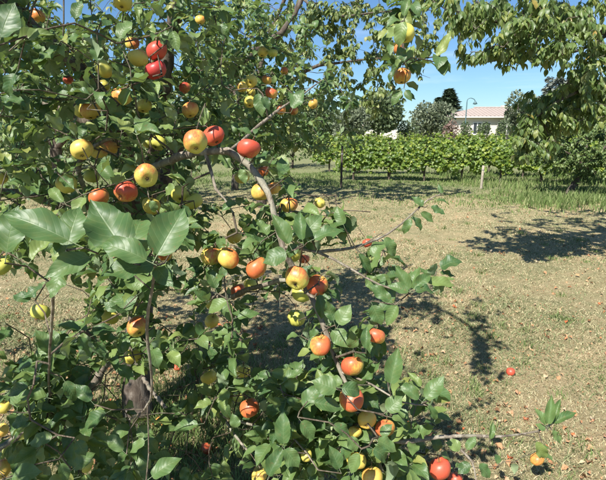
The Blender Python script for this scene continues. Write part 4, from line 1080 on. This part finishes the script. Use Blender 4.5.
# cherry tree on the right: its trunk stands just past the right edge
cb = np.array([4.75, 5.9, -0.05])
cf = cb + np.array([-.1, -.05, 1.7])
inframe = lambda u, v, t: (-15 < u < 621) and (-15 < v < 495)
guided_tree('cherry_tree', 'cherry tree with drooping leaves reaching in from the right edge', cb,
    [([cb, cb + np.array([.05, 0, .8]), cf], .15, .11, 'trunk', 14), ([cf, P(620, 40, 5.4), P(560, 30, 5.0), P(505, 22, 4.7), P(455, 18, 4.5)], .07, .012, 'branch', 9),
     ([cf, P(640, 90, 5.4), P(600, 85, 5.1), P(560, 100, 4.9), P(530, 122, 4.8)], .05, .010, 'branch', 9), ([cf, P(660, -40, 5.0), P(610, -80, 4.4), P(540, -90, 4.0)], .07, .02, 'branch', 9),
     ([cf, cf + np.array([.4, .4, 1.2]), cf + np.array([.3, .9, 2.4])], .08, .02, 'branch', 9), ([cf, cf + np.array([.7, -.5, .9]), cf + np.array([1.6, -.9, 1.5])], .07, .02, 'branch', 9),
     ([P(606, 36, 5.3), P(575, 52, 5.0), P(540, 50, 4.8), P(490, 62, 4.6)], .02, .006, 'branch', 7)],
    [(448, 0, 606, 40, 92, 4.1, 5.3), (470, 36, 545, 62, 20, 4.3, 4.9), (545, 36, 606, 70, 14, 4.3, 5.2), (566, 60, 610, 126, 50, 4.6, 5.6), (535, 92, 580, 140, 18, 4.8, 5.5), (604, 0, 650, 130, 40, 4.6, 5.8), (516, 98, 562, 160, 44, 4.7, 5.2), (444, 8, 470, 60, 5, 4.2, 4.6), (408, -8, 450, 12, 10, 4.2, 4.8)],
    ell((4.1, 5.9, 3.3), (2.6, 2.3, 1.2), 420, .3, 1.7, inframe), T_CHERRY_LO, M['cherry_leaf'], 0.082, 7, .8, T_CHERRY_HI, 300,
    guard=lambda u, v, t: ~((u < 512) & (v > 76) & (u > 0)) & ~((u < 556) & (v > 72) & (v < 92)) & ~((v > 172) & (u > 0) & (u < 606)) & ~((u > 560) & (v > 134) & (u < 612)))

# cherry tree in the middle, behind the apple tree
mb = G(262, 205); mb[2] = -0.05
mf = mb + np.array([-.1, .1, 1.5])
guided_tree('cherry_tree', 'loose light green cherry tree behind the apple tree, top middle', mb,
    [([mb, mb + np.array([-.05, 0, .7]), mf], .12, .09, 'trunk', 12), ([mf, P(300, 75, 10.2), P(345, 62, 9.9), P(385, 58, 9.7), P(415, 52, 9.5)], .06, .008, 'branch', 8), ([mf, P(262, 60, 10.7), P(290, -10, 10.4), P(330, -60, 10.2)], .07, .02, 'branch', 8),
     ([mf, P(225, 70, 10.4), P(205, 0, 10.3), P(190, -60, 10.3)], .07, .02, 'branch', 8), ([P(290, -10, 10.4), P(330, 15, 9.9), P(380, 12, 9.7), P(430, 10, 9.4)], .03, .008, 'branch', 7), ([P(300, 75, 10.2), P(340, 92, 9.9), P(372, 108, 9.8)], .02, .006, 'branch', 6)],
    [(300, 0, 392, 55, 105, 9.1, 11.2), (325, 50, 400, 92, 46, 9.2, 10.9), (345, 88, 418, 118, 16, 9.3, 10.5), (390, 40, 440, 85, 16, 9.2, 10.2), (412, 0, 444, 60, 12, 9.2, 10.2), (205, 0, 312, 70, 120, 8.9, 11.5), (215, 70, 330, 150, 95, 9.2, 11.5)],
    ell((mb[0], mb[1] + .4, 3.9), (3.0, 2.4, 1.9), 240, .4, 1.6, inframe), T_SMALL, M['cherry_leaf_far'], 0.115, 5, .8, step=0.14, shoot=.3,
    guard=lambda u, v, t: ~((u > 424) & (v > 62)) & ~((u > 330) & (v > 124)))

# dense tree further back on the left, seen through the apple tree
lb = np.array([-5.0, 9.6, -.05]); lf = lb + np.array([.1, 0, 1.3])
guided_tree('fruit_tree', 'sunlit bushy fruit tree behind the apple tree at the far left', lb,
    [([lb, lb + np.array([.05, 0, .6]), lf], .12, .09, 'trunk', 12), ([lf, lf + np.array([.9, .1, .9]), lf + np.array([1.8, .1, 1.3])], .06, .015, 'branch', 8), ([lf, lf + np.array([-.8, 0, 1.1]), lf + np.array([-1.6, 0, 1.5])], .06, .015, 'branch', 8), ([lf, lf + np.array([.1, .2, 1.3]), lf + np.array([0, .2, 2.6])], .06, .015, 'branch', 8)],
    [], ell((-4.7, 9.7, 2.5), (3.1, 2.0, 1.8), 420, .45, .7), T_SMALL, M['cherry_leaf_far'], 0.10, 5, .7, step=0.16, shoot=.3)
lb = np.array([-1.9, 13.2, -.05]); lf = lb + np.array([0, 0, 1.1])
guided_tree('fruit_tree', 'bushy tree between the far left one and the middle cherry', lb,
    [([lb, lb + np.array([.05, 0, .6]), lf], .11, .08, 'trunk', 12), ([lf, lf + np.array([.9, .1, .9]), lf + np.array([1.5, .1, 1.4])], .06, .015, 'branch', 8), ([lf, lf + np.array([-.8, 0, 1.1]), lf + np.array([-1.5, 0, 1.5])], .06, .015, 'branch', 8)],
    [], ell((-1.9, 13.2, 2.5), (2.2, 1.7, 1.7), 300, .45, .8), T_SMALL, M['bush_leaf'], 0.10, 5, .6, step=0.16, shoot=.3)

# small leaning tree at the right by the vines
sb = G(566, 196); sb[2] = -.04
sf = sb + np.array([.45, .1, .75])
guided_tree('fruit_tree', 'small round tree with a leaning trunk at the right by the vines', sb,
    [([sb, sb + np.array([.12, 0, .25]), sb + np.array([.3, .05, .5]), sf], .085, .07, 'trunk', 12, .06), ([sf, sf + np.array([-.5, 0, .35]), sf + np.array([-1.0, 0, .5])], .04, .012, 'branch', 8), ([sf, sf + np.array([.5, 0, .6]), sf + np.array([.9, 0, 1.1])], .04, .012, 'branch', 8), ([sf, sf + np.array([0, .1, .6]), sf + np.array([-.1, .2, 1.2])], .04, .012, 'branch', 8)],
    [], ell((sb[0] + .5, sb[1] + .1, 1.35), (1.65, 1.3, 1.0), 560, .45, .34), T_SMALL, M['bush_leaf'], 0.078, 8, .6, step=0.1, shoot=.22)

# ------------------------------------------------------------------ vineyard
def vine_shapes(k):
    rs = np.random.default_rng(70 + k); lv = Leaves()
    h0 = 0.30 + 0.14 * rs.random()
    for _ in range(820):
        x = rs.uniform(-.64, .64); z = rs.uniform(0, 1)
        y = rs.uniform(-1, 1); zz = h0 + (1.50 - h0) * z + 0.06 * math.sin(x * 7 + k)
        wid = 0.34 * math.sin(math.pi * min(1, .16 + z * .8)) ** .7 * (1 + .25 * math.sin(x * 6 + k * 2))
        if z < .14 and math.sin(x * 8 + k * 1.7) < .1: continue
        s = 1 if y > 0 else -1
        yy = s * wid * abs(y) ** .45
        d = norm([rs.normal(0, .5), s * .5 + rs.normal(0, .3), -.75 + rs.normal(0, .3)])
        nn = np.array([rs.normal(0, .45), s * .9, .55 + rs.normal(0, .3)])
        lv.add((x, yy, zz), d, nn, 0.105 * (.65 + .6 * rs.random()), 1.0, int(rs.integers(0, 99)), rs.random())
    for _ in range(14):
        x = rs.uniform(-.6, .6); z = 1.50; l = rs.uniform(.05, .28)
        for q in range(4):
            lv.add((x + rs.normal(0, .05), rs.normal(0, .12), z + l * q / 4), norm([rs.normal(), rs.normal(), -.2]), (rs.normal(0, .4), rs.normal(0, .4), 1), .085, 1, int(rs.integers(0, 99)), .4 + .6 * rs.random())
    lv.freeze()
    pts = [(0, 0, -.08), (rs.normal(0, .03), 0, .2), (rs.normal(0, .05), rs.normal(0, .03), .45), (rs.normal(0, .04), 0, .75), (0, 0, 1.25)]
    b = MB(); b.tube(spline(pts, .08), .030 + .008 * rs.random(), 8); v1, f1 = b.v, b.f
    arm = MB()
    arm.tube(spline([(-.6, 0, .80), (-.3, .02, .78), (0, 0, .72), (.3, -.02, .78), (.6, 0, .80)], .1), .014, 6)
    for xx in np.linspace(-.55, .55, 8): arm.tube(spline([(xx, 0, .79), (xx + rs.normal(0, .05), rs.normal(0, .06), 1.2), (xx + rs.normal(0, .07), rs.normal(0, .08), 1.6)], .2), .005, 4)
    return lv.mesh('vine_crown', T_VINE, M['vine_leaf']), np_mesh('vine_trunk', v1, f1, M['dark_bark']), np_mesh('vine_arms', arm.v, arm.f, M['dark_bark'])
VINES = [vine_shapes(k) for k in range(5)]
def vine(p, k, label, rz=0.0, sz=1.0):
    o = empty('grapevine', p); o.rotation_euler = (0, 0, rz); o.scale = (1, 1, sz)
    tag(o, label, 'grapevine', 'grapevines in the vineyard rows')
    for nm, me in zip(('crown', 'trunk', 'cane'), VINES[k % 5]):
        c = bpy.data.objects.new(nm, me); col.objects.link(c); c.parent = o
    return o
RA, RB = G(345, 178.5), G(560, 183.5)
rowd = (RB - RA) / np.linalg.norm(RB - RA); rang = math.atan2(rowd[1], rowd[0])
ORD = ['first', 'second', 'third', 'fourth', 'fifth', 'sixth', 'seventh', 'eighth', 'ninth']
look = ['short leaning trunk', 'dark bare trunk', 'low hanging foliage', 'yellowish foliage', 'stout dark trunk', 'trunk half hidden by grass', 'bright ragged foliage', 'foliage down to the grass', 'foliage behind drooping cherry leaves']
for k in range(9):
    p = RA + rowd * (k * 1.16 + .3); p[2] = float(gz(p[0], p[1]))
    vine(p, k, '%s grapevine from the left end of the near row, with %s' % (ORD[k], look[k]), rang + (math.pi if k % 2 else 0), .86 + .12 * rng.random())
for k in range(9, 12):
    p = RA + rowd * (k * 1.16 + .3); p[2] = float(gz(p[0], p[1]))
    vine(p, k, 'grapevine at the right end of the near row, mostly hidden behind the small tree', rang, 1)
for k in range(12):
    p = RA + rowd * (k * 1.16 - .6) + np.array([.2, 2.3, 0]); p[2] = float(gz(p[0], p[1]))
    vine(p, k + 2, 'grapevine in the second row, glimpsed between the near vines', rang + (math.pi if k % 2 else 0), .92)
M['post'] = plain_mat('weathered_wood', (0.33, 0.29, 0.23), .9, .3, 18, .1, .5)
M['dark_post'] = plain_mat('dark_wood', (0.075, 0.06, 0.05), .9, .3, 18, .1, .5)
M['wire'] = plain_mat('galvanised_wire', (0.4, 0.4, 0.4), .5, .1, 10, .5, 0, .6)
def post(u, v, h_, r_, mat, label):
    p = G(u, v); p[2] = float(gz(p[0], p[1]))
    o = empty('vineyard_post', p); tag(o, label, 'post', 'posts of the vineyard row')
    b = MB(); b.tube([(p[0], p[1], p[2] - .15), (p[0] + .01, p[1], p[2] + h_ * .5), (p[0] + .015, p[1], p[2] + h_), (p[0] + .015, p[1], p[2] + h_ + .002)], [r_, r_ * .95, r_ * .88, .004], 10)
    b.build('shaft', M[mat], o, True)
    c = MB(); c.tube([(p[0] + .013, p[1], p[2] + h_ * .80), (p[0] + .013, p[1], p[2] + h_ * .83)], r_ * 1.12, 10); c.build('wire_tie', M['wire'], o, True)
post(341, 187, 1.18, .032, 'dark_post', 'dark end post at the left end of the near vine row')
post(481, 188, .66, .038, 'post', 'pale grey wooden post before the near vine row')
post(388, 179, 1.3, .03, 'dark_post', 'thin dark stake between the second and third near vines')

# ------------------------------------------------------------------ the house and its surroundings
M['wall'] = plain_mat('cream_render', (0.66, 0.60, 0.52), .9, .08, 1.2, .1, .1)
M['roof'] = plain_mat('clay_tiles', (0.36, 0.30, 0.265), .85, .2, 2.5, .1, .2)
M['frame'] = plain_mat('white_frame', (0.75, .73, .7), .6, .05, 3)
M['glass'] = plain_mat('window_glass', (0.03, .035, .045), .08, .1, 1, .6, 0)
M['grey_metal'] = plain_mat('painted_metal', (0.09, .16, .17), .5, .1, 8, .5, .05)
hb = P(487, 116, 55.0)
HX0, HX1, HY0, HY1 = P(455, 116, 55)[0], P(455, 116, 55)[0] + 13.0, hb[1], hb[1] + 8.0
EZ, RZ = float(P(487, 116.5, 55)[2]), float(P(487, 107.5, 58)[2])
house = empty('house', ((HX0 + HX1) / 2, (HY0 + HY1) / 2, 0)); tag(house, 'low cream house with a hipped clay tile roof beyond the vineyard', 'house')
MB().box((HX0, HY0, -.1), (HX1, HY1, EZ)).build('wall', M['wall'], house)
ov = .5
rx0, rx1, ry0, ry1 = HX0 - ov, HX1 + ov, HY0 - ov, HY1 + ov; ym = (ry0 + ry1) / 2
roof = MB().add([(rx0, ry0, EZ - .12), (rx1, ry0, EZ - .12), (rx1, ry1, EZ - .12), (rx0, ry1, EZ - .12), (rx0, ry0, EZ + .03), (rx1, ry0, EZ + .03), (rx1, ry1, EZ + .03), (rx0, ry1, EZ + .03), (rx0 + 4.0, ym, RZ), (rx1 - 4.0, ym, RZ)],
     [(3, 2, 1, 0), (0, 1, 5, 4), (1, 2, 6, 5), (2, 3, 7, 6), (3, 0, 4, 7), (4, 5, 9, 8), (6, 7, 8, 9), (7, 4, 8), (5, 6, 9)]).build('roof', M['roof'], house)
for k in range(30):                                             # tile ribs running down the front slope
    xx = rx0 + .3 + k * (rx1 - rx0 - .6) / 29
    top_t = min(1.0, (xx - rx0) / 4.0, (rx1 - xx) / 4.0)
    yy, zz = ry0 + (ym - ry0) * top_t, EZ + .03 + (RZ - EZ - .03) * top_t
    if k == 0: ribs = MB()
    ribs.tube([(xx, ry0, EZ + .06), (xx, yy, zz + .03)], .05, 5)
rb = ribs.build('tile_ribs', M['roof'], roof); tag(rb, kind='stuff')
MB().tube([(rx0 + 4, ym, RZ + .03), (rx1 - 4, ym, RZ + .03)], .1, 6).build('ridge_tiles', M['roof'], roof)
MB().box((rx0, ry0 - .12, EZ - .14), (rx1, ry0 - .005, EZ - .02)).build('gutter', M['frame'], house)
MB().box((HX0 + 7.5, ym + 1.2, RZ - 1), (HX0 + 8.1, ym + 1.8, RZ + .35)).build('chimney', M['wall'], house)
for (px, w, z0, z1) in ((478, 1.0, 1.1, 2.5), (487, 1.0, 1.1, 2.5), (503, 1.1, .2, 2.5), (512, 1.0, 1.1, 2.5)):
    xx = float(P(px, 116, 55)[0])
    f = MB().box((xx - w / 2, HY0 - .06, z0), (xx + w / 2, HY0 + .02, z1)).build('window', M['frame'], house)
    for sgn in (-1, 1):
        MB().box((xx + sgn * w / 4 - w / 4 + .07, HY0 - .075, z0 + .09), (xx + sgn * w / 4 + w / 4 - .07, HY0 - .063, z1 - .09)).build('pane', M['glass'], f)
    MB().box((xx - w / 2 - .1, HY0 - .16, z0 - .1), (xx + w / 2 + .1, HY0 + .01, z0 - .003)).build('sill', M['wall'], f)
lp = P(465.5, 122, 42); lz = float(P(465, 99, 42)[2])
lamp = empty('street_lamp', (lp[0], lp[1], 0)); tag(lamp, 'slim street lamp with a curved arm before the house', 'street lamp')
MB().tube([(lp[0], lp[1], -.1), (lp[0], lp[1], .5), (lp[0], lp[1], lz - .3)], [.075, .06, .045], 8).build('pole', M['grey_metal'], lamp, True)
MB().tube(spline([(lp[0], lp[1], lz - .3), (lp[0] + .05, lp[1], lz - .05), (lp[0] + .3, lp[1], lz + .05), (lp[0] + .62, lp[1], lz - .06), (lp[0] + .72, lp[1], lz - .25)], .1), .035, 6).build('arm', M['grey_metal'], lamp, True)
MB().tube([(lp[0] + .72, lp[1], lz - .22), (lp[0] + .72, lp[1], lz - .3), (lp[0] + .72, lp[1], lz - .45), (lp[0] + .72, lp[1], lz - .5)], [.06, .12, .20, .02], 10).build('lamp_head', M['grey_metal'], lamp, True)
# a second house, only part of its roof shows above the vines
h2 = P(372, 122, 60)
house2 = empty('house', (h2[0], h2[1], 0)); tag(house2, 'pale orange roof corner just above the left vines', 'house')
e2 = float(P(372, 125.5, 60)[2]); r2 = float(P(372, 119.5, 60)[2])
MB().box((h2[0] - 3.2, h2[1], -.1), (h2[0] + 3.2, h2[1] + 6, e2)).build('wall', M['wall'], house2)
MB().add([(h2[0] - 3.6, h2[1] - .4, e2 - .02), (h2[0] + 3.6, h2[1] - .4, e2 - .02), (h2[0] + 3.6, h2[1] + 6.4, e2 - .02), (h2[0] - 3.6, h2[1] + 6.4, e2 - .02), (h2[0] - 1.2, h2[1] + 3, r2), (h2[0] + 1.2, h2[1] + 3, r2)],
      [(3, 2, 1, 0), (0, 1, 5, 4), (2, 3, 4, 5), (3, 0, 4), (1, 2, 5)]).build('roof', M['roof'], house2)

# ------------------------------------------------------------------ far trees and shrubs
def far_tree(name, label, cat, u, vtop, t, wpx, mat, n=1400, size=.35, vbase=None, kind='round', trunk=.16, group=None, T=T_FAR, zlow=None):
    topz = float(P(u, vtop, t)[2]); x = float(P(u, vtop, t)[0]); y = float(P(u, 130, t)[1]); rad = wpx / FPX * t / 2
    root = empty(name, (x, y, 0)); tag(root, label, cat, group)
    zl = (0.25 * topz if zlow is None else zlow)
    b = MB(); b.tube(spline([(x, y, -.1), (x + .05, y, topz * .3), (x, y + .05, topz * .6), (x, y, topz * .85)], .5), np.linspace(trunk, trunk * .2, len(spline([(x, y, -.1), (x + .05, y, topz * .3), (x, y + .05, topz * .6), (x, y, topz * .85)], .5))), 8)
    lv = Leaves(); zc, hz = (topz + zl) / 2, (topz - zl) / 2
    lobes = [(rand_dir() * np.array([rad * .62, rad * .62, hz * .62]), .36 + .22 * rng.random()) for _ in range(16)]
    for lo, f in lobes[:9]:
        e = np.array([x, y, zc]) + lo; b.tube(spline([(x, y, zl + hz * .3), (np.array([x, y, zl + hz * .3]) + e) / 2 + np.array([0, 0, .1 * hz]), e], .4), trunk * .3, 5)
    b.build('trunk', M['dark_bark'], root, True)
    for _ in range(n):
        if kind == 'cone':
            s = rng.random() ** 1.1; ang = rng.random() * 6.28; rr = rad * (1 - s) ** .75 * (.45 + .55 * rng.random()) * (.72 + .28 * math.sin(s * 40 + 2 * math.sin(ang * 3))) + .05
            p = (x + rr * math.cos(ang), y + rr * math.sin(ang), zl + (topz - zl) * s)
            d = (math.cos(ang), math.sin(ang), .35 + rng.normal(0, .3)); nn = (math.cos(ang) * .4, math.sin(ang) * .4, .9)
        elif kind == 'tier':
            s = math.floor(rng.random() * 6) / 6 + rng.normal(0, .02); ang = rng.random() * 6.28; rr = rad * (1 - s * .65) * rng.random() ** .5
            p = (x + rr * math.cos(ang), y + rr * math.sin(ang), zl + (topz - zl) * (s + .06 * math.sin(ang * 5)))
            d = (math.cos(ang), math.sin(ang), rng.normal(0, .3)); nn = (rng.normal(0, .3), rng.normal(0, .3), 1)
        else:
            lo, f = lobes[int(rng.integers(0, 16))]; q = rand_dir() * (.75 + .3 * rng.random())
            p = np.array([x, y, zc]) + lo + q * np.array([rad * f, rad * f, hz * f]); d = q + .6 * rand_dir(); nn = q + .7 * rand_dir()
            if p[2] < .05: continue
        lv.add(p, d, nn, size * (.6 + .7 * rng.random()))
    lv.freeze(); link(bpy.data.objects.new('crown', lv.mesh('crown', T, M[mat])), root)

far_tree('olive_tree', 'round grey green tree left of the house', 'tree', 431, 101, 46, 40, 'olive_leaf', 3200, .30)
far_tree('pine_tree', 'dark pointed conifer behind the round grey green tree', 'tree', 447, 91, 62, 40, 'pine_leaf', 3600, .55, kind='cone')
far_tree('conifer_tree', 'dark conifer behind and left of the round grey green tree', 'tree', 437, 99, 64, 26, 'pine_leaf', 1800, .5, kind='cone')
far_tree('broadleaf_tree', 'tall mid green tree behind the left end of the vines', 'tree', 378, 93, 38, 50, 'far_leaf', 4200, .28)
far_tree('broadleaf_tree', 'lower grey green tree beside the tall one, left of the vines', 'tree', 352, 108, 34, 34, 'olive_leaf', 2400, .26)
far_tree('broadleaf_tree', 'big green tree far behind the middle cherry', 'tree', 318, 95, 44, 60, 'far_leaf', 3600, .34)
far_tree('cedar_tree', 'silvery grey cedar above the right cherry branches', 'tree', 556, 74, 50, 54, 'cedar_leaf', 4200, .40, kind='tier')
far_tree('broadleaf_tree', 'grey green tree right of the house roof', 'tree', 521, 92, 52, 34, 'olive_leaf', 2200, .34)
far_tree('broadleaf_tree', 'dark green tree behind the cherry at the right edge', 'tree', 598, 84, 46, 44, 'far_leaf', 2600, .36)
far_tree('flowering_shrub', 'pinkish shrub at the left end of the house', 'shrub', 451, 121, 40, 14, 'pink_leaf', 900, .16, trunk=.05)
far_tree('shrub', 'small green shrub below the street lamp', 'shrub', 466, 120.5, 40, 12, 'far_leaf', 700, .16, trunk=.05)
far_tree('shrub', 'green shrub under the left windows of the house', 'shrub', 483, 122.0, 42, 14, 'far_leaf', 700, .16, trunk=.05)
far_tree('shrub', 'green shrub at the right part of the house wall', 'shrub', 503, 119.5, 42, 13, 'far_leaf', 700, .16, trunk=.05)
far_tree('shrub', 'pale green shrub just left of the pinkish one', 'shrub', 408, 120, 40, 18, 'far_leaf', 900, .18, trunk=.05)
for k, (u, vt, t, w, lab) in enumerate(((60, 80, 40, 80, 'broad tree far behind the left fruit tree'), (150, 92, 44, 80, 'broad tree on the skyline behind the slanting limb'), (235, 96, 42, 80, 'broad tree on the skyline behind the arched bough'), (-40, 84, 42, 90, 'broad tree at the far left edge of the skyline'))):
    far_tree('broadleaf_tree', lab, 'tree', u, vt, t, w, 'far_leaf', 3000, .4)
for k, (u, lab) in enumerate(((575, 'hedge shrub behind the small leaning tree'), (612, 'hedge shrub at the right edge behind the small tree'), (540, 'hedge shrub between the vines and the small leaning tree'))):
    far_tree('hedge_shrub', lab, 'shrub', u, 120, 20 + k, 44, 'bush_leaf', 2200, .14, trunk=.05, zlow=.1)
for k in range(9):
    far_tree('hedge_shrub', 'hedge shrub glimpsed through the apple tree at the back of the lawn', 'shrub', -60 + k * 44, 116 + 5 * math.sin(k * 2.1), 22 + 1.5 * math.sin(k * 1.3), 62, 'bush_leaf', 1500, .16, trunk=.05, zlow=.1, group='hedge behind the left trees')
